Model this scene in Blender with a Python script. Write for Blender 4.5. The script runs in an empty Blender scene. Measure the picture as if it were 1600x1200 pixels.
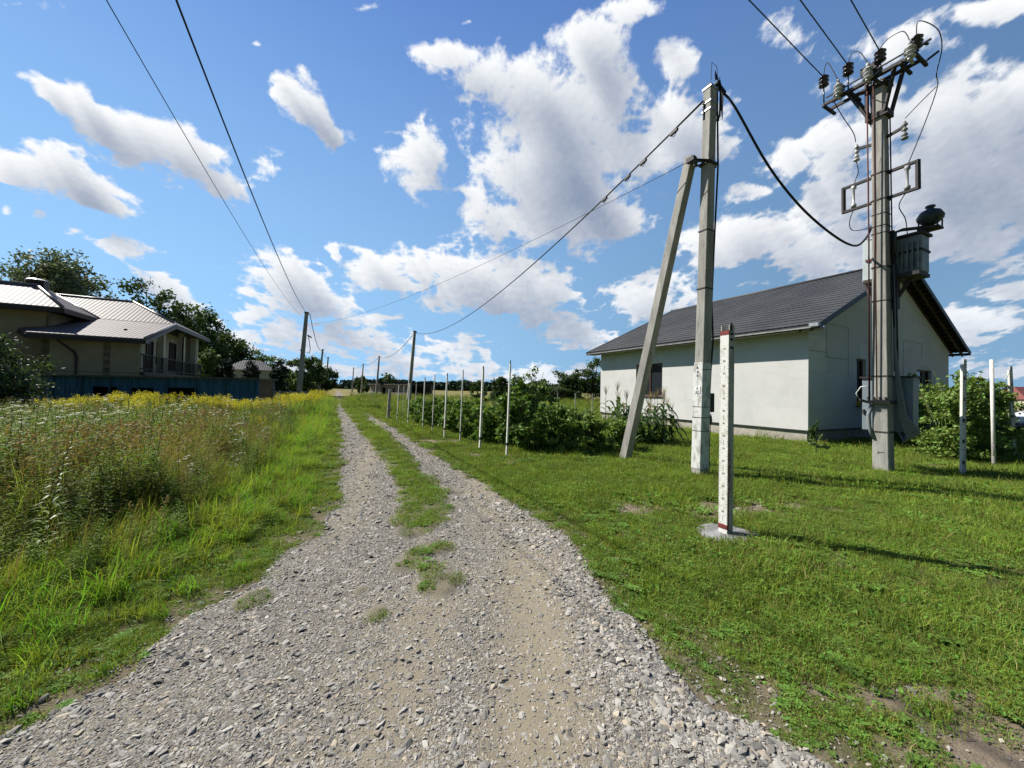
import bpy, math, random
import numpy as np
from math import radians as R, pi, sin, cos
from mathutils import Vector, Matrix

# ------------------------------------------------------------------ camera
S = bpy.context.scene
C = S.collection
F_PX, PITCH, ROLL, EYE = 588.0, 0.018, 0.020, 1.55
cam_d = bpy.data.cameras.new('camera'); cam = bpy.data.objects.new('camera', cam_d); C.objects.link(cam)
cam_d.sensor_width = 36; cam_d.lens = 36 * F_PX / 1600; cam_d.clip_start = 0.05; cam_d.clip_end = 6000
cam.matrix_world = Matrix.Translation((0, 0, EYE)) @ Matrix.Rotation(pi/2 + PITCH, 4, 'X') @ Matrix.Rotation(ROLL, 4, 'Z')
S.camera = cam
S.view_settings.view_transform = 'Standard'; S.view_settings.look = 'None'
S.view_settings.gamma = 1; S.view_settings.exposure = 0.70
S.render.engine = 'CYCLES'
S.cycles.use_denoising = True
S.cycles.max_bounces = 6; S.cycles.diffuse_bounces = 3; S.cycles.transparent_max_bounces = 6
S.cycles.caustics_reflective = False; S.cycles.caustics_refractive = False

SUN_AZ, SUN_EL, SUN_E, SKY_E = -68.0, 44.0, 5.0, 0.06     # azimuth from +Y, clockwise positive
sd = Vector((sin(R(SUN_AZ))*cos(R(SUN_EL)), cos(R(SUN_AZ))*cos(R(SUN_EL)), sin(R(SUN_EL))))
ld = bpy.data.lights.new('sun', 'SUN'); lo = bpy.data.objects.new('sun', ld); C.objects.link(lo)
ld.energy = SUN_E; ld.angle = R(0.5); ld.color = (1.0, 0.955, 0.88)
lo.rotation_euler = (-sd).to_track_quat('-Z', 'Y').to_euler(); lo.location = (-20, 10, 30)

def ray(px, py):
    a, b = px-800, py-600; cr, sr = cos(ROLL), sin(ROLL)
    x = (a*cr+b*sr)/F_PX; u = (a*sr-b*cr)/F_PX
    return x, cos(PITCH)-u*sin(PITCH), sin(PITCH)+u*cos(PITCH)
def gnd(px, py, z=0.0):
    x, y, zz = ray(px, py); t = (z-EYE)/zz; return Vector((x*t, y*t, z))
def atY(px, py, D):
    x, y, z = ray(px, py); t = D/y; return Vector((x*t, D, EYE+z*t))

# ------------------------------------------------------------------ node helpers
class NT:
    def __init__(s, tree): s.t = tree; s.n = tree.nodes; s.l = tree.links
    def new(s, typ, **kw):
        n = s.n.new(typ)
        for k, v in kw.items(): setattr(n, k, v)
        return n
    def put(s, sock, v):
        if hasattr(v, 'is_output') or isinstance(v, bpy.types.NodeSocket): s.l.new(v, sock)
        elif v is not None: sock.default_value = v
    def math(s, op, a, b=None, c=None, clamp=False):
        n = s.n.new('ShaderNodeMath'); n.operation = op; n.use_clamp = clamp
        s.put(n.inputs[0], a)
        if b is not None: s.put(n.inputs[1], b)
        if c is not None: s.put(n.inputs[2], c)
        return n.outputs[0]
    def vm(s, op, a, b=None):
        n = s.n.new('ShaderNodeVectorMath'); n.operation = op
        s.put(n.inputs[0], a)
        if b is not None: s.put(n.inputs[1], b)
        return n.outputs['Value'] if op in ('LENGTH', 'DOT_PRODUCT') else n.outputs[0]
    def noise(s, vec, scale, detail=4, rough=.55, out=0, dist=0):
        n = s.n.new('ShaderNodeTexNoise'); n.inputs['Scale'].default_value = scale
        n.inputs['Detail'].default_value = detail; n.inputs['Roughness'].default_value = rough
        n.inputs['Distortion'].default_value = dist
        if vec is not None: s.l.new(vec, n.inputs['Vector'])
        return n.outputs[out]
    def ramp(s, fac, lo, hi, a=0., b=1., smooth=True):
        n = s.n.new('ShaderNodeMapRange'); n.interpolation_type = 'SMOOTHSTEP' if smooth else 'LINEAR'
        s.put(n.inputs[0], fac); n.inputs[1].default_value = lo; n.inputs[2].default_value = hi
        n.inputs[3].default_value = a; n.inputs[4].default_value = b
        return n.outputs[0]
    def mix(s, fac, a, b, mode='MIX'):
        n = s.n.new('ShaderNodeMix'); n.data_type = 'RGBA'; n.blend_type = mode
        s.put(n.inputs[0], fac)
        s.put(n.inputs[6], (*a, 1) if isinstance(a, tuple) and len(a) == 3 else a)
        s.put(n.inputs[7], (*b, 1) if isinstance(b, tuple) and len(b) == 3 else b)
        return n.outputs[2]

# ------------------------------------------------------------------ sky with clouds (world, by direction)
W = bpy.data.worlds.new('World'); S.world = W; W.use_nodes = True
BLOBS = [  # px, py, rx, ry, tilt(deg, down-right positive), weight
 (705,88,55,30,15,1),(750,120,55,55,0,1),(775,215,65,75,0,1),(830,150,80,70,0,1.05),(850,240,110,95,0,1.25),(905,290,95,75,0,1.2),
 (870,350,90,40,0,1.1),(965,335,72,40,-5,1),(800,345,62,32,20,1),(915,70,62,42,-20,.9),(1000,12,55,16,-10,.8),(1062,92,38,42,-30,.85),
 (1010,240,70,55,-30,1),(1055,200,80,62,-20,1.1),(1110,205,50,60,0,.9),(960,150,45,70,0,.8),
 (660,235,45,66,0,1),(735,300,22,45,-20,.6),(748,335,20,18,0,.6),
 (450,130,42,26,45,.85),(478,172,58,26,45,.95),(520,212,34,20,0,.8),(400,72,9,6,0,.6),(730,36,9,7,0,.6),
 (80,140,48,14,25,.9),(150,172,70,26,25,1),(215,210,80,34,25,1),(290,238,78,42,20,1.05),(345,285,46,30,25,1),(175,222,70,16,20,.7),
 (413,262,34,32,20,.75),(200,248,26,16,0,.7),(60,128,14,8,0,.6),
 (25,265,60,34,10,1.05),(90,255,58,42,20,1.1),(140,295,62,26,25,1.05),(180,322,26,10,20,.8),(5,338,13,12,0,.8),(55,328,15,8,0,.6),(120,366,24,9,10,.6),
 (195,390,44,17,6,.95),(262,447,56,20,24,1),(385,489,32,14,5,.85),
 (445,435,70,34,5,1),(490,462,70,36,10,1.15),(395,455,26,10,0,.7),(540,472,24,22,0,.9),
 (530,402,13,20,-20,.8),(600,425,62,30,12,1),(665,415,62,40,0,1.1),(730,430,85,46,0,1.2),(800,440,85,44,5,1.2),(860,450,48,36,0,1.05),(760,470,110,24,5,1.2),
 (582,497,26,9,0,.7),(527,512,28,16,0,.8),(445,520,36,18,10,.8),(490,535,40,20,0,.7),(560,530,60,20,5,.75),(620,545,70,26,0,.8),(700,548,70,22,0,.8),
 (850,500,58,18,5,.9),(905,524,60,18,8,.9),(970,545,50,20,0,.8),(640,578,110,14,0,.7),(760,585,90,14,0,.75),(860,580,70,16,0,.8),(480,572,80,14,0,.7),(545,585,60,10,0,.6),
 (1005,460,62,36,-5,1.1),(1065,458,32,28,0,.8),(1100,385,60,32,0,.95),(1150,378,60,42,5,1.05),(1120,410,40,14,0,.8),
 (1240,245,55,34,-25,.85),(1310,225,95,46,-25,1),(1400,180,110,60,-25,1.05),(1480,160,110,60,-25,1.1),(1560,150,90,70,-30,1.15),
 (1330,300,110,50,-10,1.05),(1450,280,130,80,-10,1.2),(1570,270,130,100,0,1.3),(1230,360,52,26,-10,.9),(1270,395,75,36,5,1.05),(1370,380,120,50,0,1.15),(1500,370,130,52,0,1.25),
 (1420,60,95,34,-25,.75),(1340,90,70,30,-35,.6),(1540,20,110,22,-5,.7),(1480,75,50,20,-20,.5),(1240,60,50,30,40,.35),
 (1530,500,95,26,-6,1),(1590,455,60,18,-5,.9),(1500,530,70,20,0,.7),(1560,575,70,14,0,.7),(1180,300,26,12,0,.5),
 (300,500,44,22,20,.9),(360,530,50,22,10,.8),(30,8,60,8,0,.35),(560,8,60,6,0,.3),(1175,330,40,30,0,.35),
]
w = NT(W.node_tree); w.n.clear()
wo = w.new('ShaderNodeOutputWorld'); bg = w.new('ShaderNodeBackground'); w.l.new(bg.outputs[0], wo.inputs[0])
bg.inputs['Strength'].default_value = SKY_E
sky = w.new('ShaderNodeTexSky', sky_type='NISHITA'); sky.sun_disc = False
sky.sun_elevation = R(SUN_EL); sky.sun_rotation = R(SUN_AZ); sky.altitude = 150; sky.air_density = 1.0; sky.dust_density = 0.6; sky.ozone_density = 2.2
tc = w.new('ShaderNodeTexCoord'); dirv = tc.outputs['Generated']
sp = w.new('ShaderNodeSeparateXYZ'); w.l.new(dirv, sp.inputs[0]); el_ = w.math('MAXIMUM', sp.outputs[2], 0)
blue = w.new('ShaderNodeValToRGB'); cr_ = blue.color_ramp; w.l.new(el_, blue.inputs[0])
for p_, c_ in ((0.0, (.34,.62,.92)), (.08, (.16,.41,.88)), (.25, (.055,.215,.78)), (.50, (.020,.115,.56)), (1.0, (.010,.06,.36))):
    e_ = cr_.elements[0] if p_ == 0 else (cr_.elements[1] if p_ == 1.0 else cr_.elements.new(p_)); e_.position = p_; e_.color = (*c_, 1)
bl = w.new('ShaderNodeVectorMath', operation='SCALE'); w.l.new(blue.outputs[0], bl.inputs[0]); bl.inputs['Scale'].default_value = .56/SKY_E
sunside = w.ramp(w.vm('DOT_PRODUCT', dirv, tuple(sd)), .0, 1.0, .80, 1.55, False)
bl2 = w.new('ShaderNodeVectorMath', operation='SCALE'); w.l.new(bl.outputs[0], bl2.inputs[0]); w.l.new(sunside, bl2.inputs['Scale'])
rear = w.ramp(sp.outputs[1], -.55, .30, .38, 1.0)      # sky behind the camera dimmed to weaken the fill on shaded walls
fin = w.new('ShaderNodeVectorMath', operation='SCALE'); w.l.new(w.mix(.985, sky.outputs[0], bl2.outputs[0]), fin.inputs[0]); w.l.new(rear, fin.inputs['Scale'])
w.l.new(fin.outputs[0], bg.inputs['Color'])
W.cycles.sampling_method = 'MANUAL'; W.cycles.sample_map_resolution = 512

# ------------------------------------------------------------------ materials
MATS = {}
def mat(name, col=(.5,.5,.5), rough=.7, metal=0., col2=None, scale=4., bump=0., bscale=40., spec=.3, detail=5, stretch=None, island=0., trans=0., lo=.35, hi=.65, objrand=0., col3=None, clear=0.):
    """One procedural material: two- or three-tone noise, optional bump, per-leaf variation and translucency."""
    if name in MATS: return MATS[name]
    m = bpy.data.materials.new(name); m.use_nodes = True; MATS[name] = m
    t = NT(m.node_tree); bs = t.n['Principled BSDF']; out = t.n['Material Output']
    tcn = t.new('ShaderNodeTexCoord'); vec = tcn.outputs['Object']
    if stretch:
        mp = t.new('ShaderNodeMapping'); mp.inputs['Scale'].default_value = stretch; t.l.new(vec, mp.inputs[0]); vec = mp.outputs[0]
    c = t.new('ShaderNodeRGB'); c.outputs[0].default_value = (*col, 1); cc = c.outputs[0]
    if col2: cc = t.mix(t.ramp(t.noise(vec, scale, detail, .6), lo, hi), cc, col2)
    if col3: cc = t.mix(t.ramp(t.noise(vec, scale*3.1, detail, .65), .58, .72), cc, col3)
    if island or objrand:
        hs = t.new('ShaderNodeHueSaturation'); t.l.new(cc, hs.inputs['Color'])
        v = None
        if island:
            ge = t.new('ShaderNodeNewGeometry'); v = t.math('MULTIPLY_ADD', ge.outputs['Random Per Island'], 2*island, 1-island)
            t.l.new(t.math('MULTIPLY_ADD', ge.outputs['Random Per Island'], .07*min(1, island*2), .5-.035*min(1, island*2)), hs.inputs['Hue'])
        if objrand:
            oi = t.new('ShaderNodeObjectInfo'); v2 = t.math('MULTIPLY_ADD', oi.outputs['Random'], 2*objrand, 1-objrand)
            v = v2 if v is None else t.math('MULTIPLY', v, v2)
        t.l.new(v, hs.inputs['Value']); cc = hs.outputs[0]
    t.l.new(cc, bs.inputs['Base Color']); bs.inputs['Roughness'].default_value = rough; bs.inputs['Metallic'].default_value = metal
    bs.inputs['Specular IOR Level'].default_value = spec
    if clear: bs.inputs['Coat Weight'].default_value = clear; bs.inputs['Coat Roughness'].default_value = .1
    if bump:
        b = t.new('ShaderNodeBump'); b.inputs['Strength'].default_value = bump; b.inputs['Distance'].default_value = .02
        t.l.new(t.noise(vec, bscale, 6, .65), b.inputs['Height']); t.l.new(b.outputs[0], bs.inputs['Normal'])
    if trans:
        tr = t.new('ShaderNodeBsdfTranslucent'); t.l.new(t.mix(1.0, cc, (1.15, 1.1, .55), 'MULTIPLY'), tr.inputs[0])
        ms = t.new('ShaderNodeMixShader'); ms.inputs[0].default_value = trans
        t.l.new(bs.outputs[0], ms.inputs[1]); t.l.new(tr.outputs[0], ms.inputs[2]); t.l.new(ms.outputs[0], out.inputs[0])
    return m

# ------------------------------------------------------------------ mesh building
class MB:
    def __init__(s): s.v = []; s.f = []; s.st = []
    def add(s, vs, fs):
        o = len(s.v); s.st.append((o, len(s.f))); s.v += [tuple(v) for v in vs]; s.f += [tuple(i+o for i in f) for f in fs]; return s
    def box(s, c, size, ax=None):
        """box centred at c, size along the three axes in ax (default world)"""
        X, Y, Z = ax or (Vector((1,0,0)), Vector((0,1,0)), Vector((0,0,1)))
        c = Vector(c); a, b, d = X*size[0]/2, Y*size[1]/2, Z*size[2]/2
        vs = [c+a*i+b*j+d*k for k in (-1,1) for j in (-1,1) for i in (-1,1)]
        return s.add(vs, [(0,2,3,1),(4,5,7,6),(0,1,5,4),(2,6,7,3),(0,4,6,2),(1,3,7,5)])
    def bar(s, p0, p1, wx, wy=None, ref=None, w1=None):
        """bar from p0 to p1; ref = direction of the wx side; w1 = (wx,wy) at the far end"""
        p0, p1 = Vector(p0), Vector(p1); d = (p1-p0).normalized(); wy = wy or wx
        ref = Vector(ref) if ref is not None else (Vector((0,0,1)) if abs(d.z) < .9 else Vector((1,0,0)))
        X = (ref - d*ref.dot(d)).normalized(); Y = d.cross(X)
        e = w1 or (wx, wy); vs = []
        for p, (a, b) in ((p0, (wx, wy)), (p1, e)):
            vs += [p+X*a/2*i+Y*b/2*j for i, j in ((-1,-1),(1,-1),(1,1),(-1,1))]
        return s.add(vs, [(3,2,1,0),(4,5,6,7),(0,1,5,4),(1,2,6,5),(2,3,7,6),(3,0,4,7)])
    def tube(s, pts, r, n=8, cap=True):
        pts = [Vector(p) for p in pts]; rs = r if isinstance(r, (list, tuple)) else [r]*len(pts); o = []
        d0 = (pts[1]-pts[0]).normalized(); up = Vector((0,0,1)) if abs(d0.z) < .9 else Vector((1,0,0))
        for i, p in enumerate(pts):
            d = (pts[min(i+1, len(pts)-1)]-pts[max(i-1, 0)]).normalized()
            X = (up-d*up.dot(d)); X = X.normalized() if X.length > 1e-4 else d.orthogonal().normalized(); Y = d.cross(X)
            o += [p+(X*cos(2*pi*k/n)+Y*sin(2*pi*k/n))*rs[i] for k in range(n)]
        fs = [(i*n+k, i*n+(k+1)%n, (i+1)*n+(k+1)%n, (i+1)*n+k) for i in range(len(pts)-1) for k in range(n)]
        if cap: fs += [tuple(range(n-1, -1, -1)), tuple((len(pts)-1)*n+k for k in range(n))]
        return s.add(o, fs)
    def lathe(s, c, prof, n=16, ax=None):
        """profile [(radius, height)] turned round an axis"""
        c = Vector(c); Z = Vector(ax).normalized() if ax is not None else Vector((0,0,1)); X = Z.orthogonal().normalized(); Y = Z.cross(X)
        o = [c+Z*h+(X*cos(2*pi*k/n)+Y*sin(2*pi*k/n))*r for r, h in prof for k in range(n)]
        m = len(prof); fs = [(i*n+k, i*n+(k+1)%n, (i+1)*n+(k+1)%n, (i+1)*n+k) for i in range(m-1) for k in range(n)]
        fs += [tuple(range(n-1, -1, -1)), tuple((m-1)*n+k for k in range(n))]
        return s.add(o, fs)
    def prism(s, poly, ext):
        """planar polygon (3-D points) extruded by vector ext"""
        ext = Vector(ext); p = [Vector(q) for q in poly]; n = len(p)
        return s.add(p+[q+ext for q in p], [tuple(range(n-1, -1, -1)), tuple(range(n, 2*n))]+[(i, (i+1)%n, n+(i+1)%n, n+i) for i in range(n)])
    def quad(s, a, b, c, d): return s.add([a, b, c, d], [(0,1,2,3)])

def raw_mesh(name, v, f, smooth=False):
    """v (n,3) array, f (m,k) array -> mesh, fast"""
    me = bpy.data.meshes.new(name); v = np.asarray(v, dtype=np.float32); f = np.asarray(f, dtype=np.int32)
    me.vertices.add(len(v)); me.vertices.foreach_set('co', v.ravel())
    me.loops.add(f.size); me.loops.foreach_set('vertex_index', f.ravel())
    me.polygons.add(len(f)); me.polygons.foreach_set('loop_start', np.arange(0, f.size, f.shape[1], dtype=np.int32))
    me.polygons.foreach_set('loop_total', np.full(len(f), f.shape[1], dtype=np.int32))
    me.update(calc_edges=True)
    if smooth: me.polygons.foreach_set('use_smooth', np.ones(len(f), dtype=bool))
    return me

def tagit(o, label=None, cat=None, group=None, kind=None):
    if label: o['label'] = label
    if cat: o['category'] = cat
    if group: o['group'] = group
    if kind: o['kind'] = kind
    return o
def thing(name, label, cat, loc, group=None, rz=0):
    o = bpy.data.objects.new(name, None); C.objects.link(o); o.location = loc; o.rotation_euler = (0,0,rz); o.empty_display_size = .2
    o['origin'] = list(loc); return tagit(o, label, cat, group)
def world_org(p):
    return Vector(p['origin']) if 'origin' in p.keys() else Vector((0,0,0))
def obj(name, mb, m, parent=None, bevel=0, smooth=False, org=None, label=None):
    """link an MB (world coordinates) as one mesh; children keep their thing's base as origin"""
    O = world_org(parent) if parent else (Vector(org) if org is not None else Vector((0,0,0)))
    if isinstance(mb, MB):
        me = bpy.data.meshes.new(name); me.from_pydata([(v[0]-O.x, v[1]-O.y, v[2]-O.z) for v in mb.v], [], mb.f); me.update()
    else: me = mb
    o = bpy.data.objects.new(name, me); C.objects.link(o)
    for mm in (m if isinstance(m, (list, tuple)) else [m]): me.materials.append(mm)
    if smooth: me.polygons.foreach_set('use_smooth', [True]*len(me.polygons))
    if bevel:
        b = o.modifiers.new('bevel', 'BEVEL'); b.width = bevel; b.segments = 2; b.limit_method = 'ANGLE'
    if parent: o.parent = parent; o['origin'] = list(O)
    else: o.location = O; o['origin'] = list(O)
    if label: o['label'] = label
    return o
def single(name, mb, m, loc, label, cat, group=None, **kw):
    return tagit(obj(name, mb, m, org=loc, **kw), label, cat, group)
def dup(root, loc, rz, label, sc=1.0, name=None):
    r = root.copy(); C.objects.link(r); r.location = loc; r.rotation_euler = (0,0,rz); r.scale = (sc,sc,sc) if not isinstance(sc, tuple) else sc
    r['label'] = label
    for ch in list(root.children):
        c = ch.copy(); C.objects.link(c); c.parent = r
        for g2 in ch.children:
            d = g2.copy(); C.objects.link(d); d.parent = c
    return r

def pieces(name, mb, m, parent, **kw):
    """one part per primitive in mb"""
    st = mb.st+[(len(mb.v), len(mb.f))]
    for (a, fa), (b, fb) in zip(st, st[1:]):
        q = MB(); q.v = mb.v[a:b]; q.f = [tuple(i-a for i in f) for f in mb.f[fa:fb]]; obj(name, q, m, parent, **kw)
AX = Vector((-.4555, .8902, 0)); BX = Vector((.8902, .4555, 0)); UP = Vector((0,0,1))   # along the road / across it
FR = (BX, AX, UP)
rng = np.random.default_rng(7); random.seed(7)

# ------------------------------------------------------------------ terrain and road
def itp(tab):
    ys = np.array([t[0] for t in tab], float); xs = np.array([t[1] for t in tab], float)
    def f(y):
        y = np.asarray(y, float); r = np.interp(y, ys, xs)
        return np.where(y > ys[-1], xs[-1]+(y-ys[-1])*(-.463), r)
    return f
XL = itp([(-30,-2.9),(-4,-2.7),(0,-2.55),(1.3,-2.35),(1.73,-2.14),(2.0,-2.05),(2.46,-2.04),(2.95,-1.95),(3.58,-2.08),(4.08,-1.96),(4.7,-2.19),(5.56,-2.51),(6.79,-3.05),(9.65,-4.38),(16.65,-7.65),(26,-12.1),(54,-25.2)])
XR = itp([(-30,2.4),(-4,2.0),(0,1.55),(1.6,1.30),(1.92,1.09),(2.56,.89),(3.15,.72),(3.64,.65),(4.51,.41),(5.91,-.27),(7.86,-1.3),(11.8,-3.16),(18.8,-6.70),(31,-12.9),(54,-24.1)])
ML = itp([(3.9,-1.12),(4.05,-1.24),(4.3,-1.31),(5.0,-1.41),(5.8,-1.69),(7.42,-2.42),(10.9,-4.04),(20.5,-8.75),(46,-20.9),(54,-24.75)])
MR = itp([(3.9,-.98),(4.05,-.84),(4.3,-.74),(4.92,-.76),(5.67,-1.02),(6.67,-1.55),(8.5,-2.27),(13.3,-4.55),(20.65,-8.0),(46,-20.5),(54,-24.45)])
def vnoise(x, y, s, seed=0):
    """smooth value noise, numpy"""
    x = np.asarray(x, float)/s; y = np.asarray(y, float)/s; xi = np.floor(x).astype(np.int64); yi = np.floor(y).astype(np.int64); xf = x-xi; yf = y-yi
    def h(a, b):
        n = (a*374761393 + b*668265263 + seed*1442695041) & 0x7fffffff
        n = ((n ^ (n >> 13))*1274126177) & 0x7fffffff
        return ((n ^ (n >> 16)) & 0xffff)/65535.
    u = xf*xf*(3-2*xf); v = yf*yf*(3-2*yf)
    return (h(xi,yi)*(1-u)+h(xi+1,yi)*u)*(1-v)+(h(xi,yi+1)*(1-u)+h(xi+1,yi+1)*u)*v
def fbm(x, y, s, seed=0, o=4):
    r = 0; a = .5
    for k in range(o): r = r+a*vnoise(x, y, s/2**k, seed+k*17); a *= .5
    return r/(1-.5**o)
TUFTS = [(-0.86,3.53,0.15),(-0.65,3.65,0.12),(-0.91,3.32,0.11),(-0.68,3.31,0.12),(-0.53,3.01,0.16),(-0.64,2.97,0.09),(-0.89,2.58,0.09),(-1.84,2.73,0.11),(-1.12,2.88,0.05)]
def edge_d(x, y):
    """signed distance outside the gravel (positive = outside), + left / right split"""
    j = (fbm(x, y, .5, 3)-.5)*.36*np.clip(1.0-y/60, .25, 1)
    return (XL(y)-x)*.9+j, (x-XR(y))*.9+j
def median(x, y):
    j = (fbm(x, y, .35, 5)-.5)*.17*np.clip(1-y/40, .2, 1)
    d = np.minimum(x-ML(y), MR(y)-x)+j
    m = np.clip(d/.07, 0, 1)*(y > 3.85)
    for (tx, ty, tr) in TUFTS:
        m = np.maximum(m, np.clip((tr*1.05-np.hypot(x-tx, (y-ty)*.8)+j*.5)/.06, 0, 1))
    return m
BARE = [(2.6,5.0,1.25,.45),(1.8,4.95,.7,.32),(3.7,5.3,.9,.3),(2.75,3.35,.38,.16),(2.5,1.66,1.1,.20),(1.75,1.98,.8,.12),(2.6,2.0,.9,.10),(3.0,1.45,1.0,.25),(9.9,8.7,1.5,.5),(.5,8.1,1.2,.25),(-.6,9.0,1.2,.3),(-2.2,11.2,1.4,.3)]
def bare(x, y):
    m = np.zeros_like(np.asarray(x, float)); j = (fbm(x, y, .3, 9)-.5)*1.3
    for (bx, by, ra, rb) in BARE:
        m = np.maximum(m, np.clip((1-np.hypot((x-bx)/ra, (y-by)/rb)+j)*1.8, 0, 1))
    return m
def gz(x, y):
    x = np.asarray(x, float); y = np.asarray(y, float)
    l, r = edge_d(x, y); d = np.maximum(l, r); o = np.clip(d/1.2, 0, 1)
    z = o*(.03+.10*(fbm(x, y, 2.2, 11)-.5)) - .035*(1-np.clip((d+.12)/.12, 0, 1))
    far = np.clip((np.hypot(x, y)-55)/250, 0, 1)
    return z + far*1.2*(fbm(x, y, 90, 21)-.35)
na, nr = 900, 300
ang = np.concatenate([np.linspace(-80, 80, 800), np.linspace(80, 280, 101)[1:-1]]); na = len(ang)
rad = np.concatenate([[0.0], np.geomspace(.35, 2600, nr-1)])
AA, RR = np.meshgrid(np.radians(ang), rad)
GXv, GYv = RR*np.sin(AA), RR*np.cos(AA)
V = np.stack([GXv, GYv, gz(GXv, GYv)], -1).reshape(-1, 3)
ii, kk = np.meshgrid(np.arange(nr-1), np.arange(na), indexing='ij'); k2 = (kk+1) % na
Fq = np.stack([ii*na+kk, ii*na+k2, (ii+1)*na+k2, (ii+1)*na+kk], -1).reshape(-1, 4)[:, ::-1]
gm = raw_mesh('ground', V, Fq, True)
def attr(me, name, val):
    a = me.attributes.new(name, 'FLOAT', 'POINT'); a.data.foreach_set('value', np.asarray(val, np.float32).ravel())
attr(gm, 'bare', bare(GXv, GYv))
ll, rr_ = edge_d(GXv, GYv)
attr(gm, 'rim', np.clip(1-np.abs(np.maximum(ll, rr_))/.35, 0, 1))

m = bpy.data.materials.new('ground_soil_and_turf'); m.use_nodes = True; t = NT(m.node_tree); bs = t.n['Principled BSDF']
pos = t.new('ShaderNodeNewGeometry').outputs['Position']
ab = t.new('ShaderNodeAttribute', attribute_name='bare').outputs['Fac']; ar = t.new('ShaderNodeAttribute', attribute_name='rim').outputs['Fac']
ln = t.vm('LENGTH', pos)
turf = t.mix(t.ramp(t.noise(pos, 3., 6, .65), .35, .65), (.045,.060,.015), (.10,.105,.03))
turf = t.mix(t.ramp(t.noise(pos, 22., 5, .7), .5, .75), turf, (.13,.11,.055))
field = t.mix(t.ramp(t.noise(pos, .045, 5, .6), .40, .58), (.10,.135,.035), (.22,.17,.062))
field = t.mix(t.ramp(t.noise(pos, .6, 5, .7), .45, .70), field, (.15,.115,.05))
base = t.mix(t.ramp(ln, 14., 45.), turf, field)
soil = t.mix(t.noise(pos, 30., 6, .7), (.12,.09,.065), (.30,.245,.175))
base = t.mix(t.math('MAXIMUM', ab, t.math('MULTIPLY', ar, .8)), base, soil)
t.l.new(base, bs.inputs['Base Color']); bs.inputs['Roughness'].default_value = .95; bs.inputs['Specular IOR Level'].default_value = .1
b = t.new('ShaderNodeBump'); b.inputs['Strength'].default_value = .7; b.inputs['Distance'].default_value = .03
t.l.new(t.noise(pos, 45., 6, .7), b.inputs['Height']); t.l.new(b.outputs[0], bs.inputs['Normal'])
tagit(obj('ground', gm, m), kind='structure')

ys = np.concatenate([np.arange(-4, 1.2, .12), np.geomspace(1.2, 150, 420)]); nc = 170
tt = np.linspace(-.06, 1.06, nc)
YY = np.repeat(ys[:, None], nc, 1); XX = XL(YY)+(XR(YY)-XL(YY))*tt[None, :]
MD = median(XX, YY)
edge = np.minimum(tt, 1-tt)[None, :]*(XR(YY)-XL(YY))
el = np.minimum(*[ -e for e in edge_d(XX, YY)])
rut = -.018*np.exp(-((XX-(.10+.0*YY))/.32)**2)*(YY < 4.5)
RZ = .012+rut+.030*(fbm(XX, YY, .8, 31)-.5)+.012*(fbm(XX, YY, .12, 37)-.5)+MD*.02 - .07*np.clip(1-(el+.06)/.08, 0, 1)
V = np.stack([XX, YY, RZ], -1).reshape(-1, 3); n0 = len(ys)
ii, kk = np.meshgrid(np.arange(n0-1), np.arange(nc-1), indexing='ij')
Fq = np.stack([ii*nc+kk, ii*nc+kk+1, (ii+1)*nc+kk+1, (ii+1)*nc+kk], -1).reshape(-1, 4)
rm = raw_mesh('gravel_road', V, Fq, True)
attr(rm, 'turf', MD)
def sand(x, y):
    """worn sandy wheel tracks: 1 = fine sand, 0 = loose stone"""
    a = np.exp(-((x-(.18-.16*np.clip(y-3.6, 0, 9)*1.6))/.34)**2)*np.clip((9-y)/3, 0, 1)
    b2 = np.exp(-((x-(-1.75-.33*np.clip(y-4.2, 0, 99)))/.25)**2)*np.clip((y-3.2)/1., 0, 1)*.7
    c2 = .75*np.exp(-((x+.55)/.3)**2)*(y < 3.4)*np.clip((3.6-y), 0, 1)
    return np.clip(np.maximum(np.maximum(a, b2), c2)+(fbm(x, y, .45, 41)-.5)*.9, 0, 1)
attr(rm, 'sand', sand(XX, YY))
m = bpy.data.materials.new('crushed_stone_road'); m.use_nodes = True; t = NT(m.node_tree); bs = t.n['Principled BSDF']
pos = t.new('ShaderNodeNewGeometry').outputs['Position']
at = t.new('ShaderNodeAttribute', attribute_name='turf').outputs['Fac']; asn = t.new('ShaderNodeAttribute', attribute_name='sand').outputs['Fac']
def voro(scale, feat='F1', out='Color'):
    v = t.new('ShaderNodeTexVoronoi'); v.feature = feat; v.inputs['Scale'].default_value = scale; t.l.new(pos, v.inputs['Vector']); return v.outputs[out]
v1, v2 = voro(110), voro(210)
s1 = t.new('ShaderNodeSeparateColor'); t.l.new(v1, s1.inputs[0]); s2 = t.new('ShaderNodeSeparateColor'); t.l.new(v2, s2.inputs[0])
grit = t.mix(s1.outputs[0], (.085,.078,.064), (.27,.25,.215)); grit2 = t.mix(s2.outputs[1], (.10,.09,.07), (.27,.245,.195))
grit = t.mix(t.ramp(t.noise(pos, 14., 4), .45, .55), grit, grit2)
grit = t.mix(t.math('MULTIPLY', t.noise(pos, 3., 4), .8), grit, (.19,.165,.12))
snd = t.mix(t.noise(pos, 60., 6, .7), (.20,.168,.108), (.33,.28,.19))
snd = t.mix(t.math('MULTIPLY', s2.outputs[0], .35), snd, (.12,.11,.088))
base = t.mix(t.math('MULTIPLY', asn, .85), grit, snd)
base = t.mix(t.math('MULTIPLY', at, .6), base, t.mix(t.noise(pos, 30., 5), (.07,.07,.03), (.20,.17,.11)))
t.l.new(base, bs.inputs['Base Color']); bs.inputs['Roughness'].default_value = .9; bs.inputs['Specular IOR Level'].default_value = .2
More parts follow.
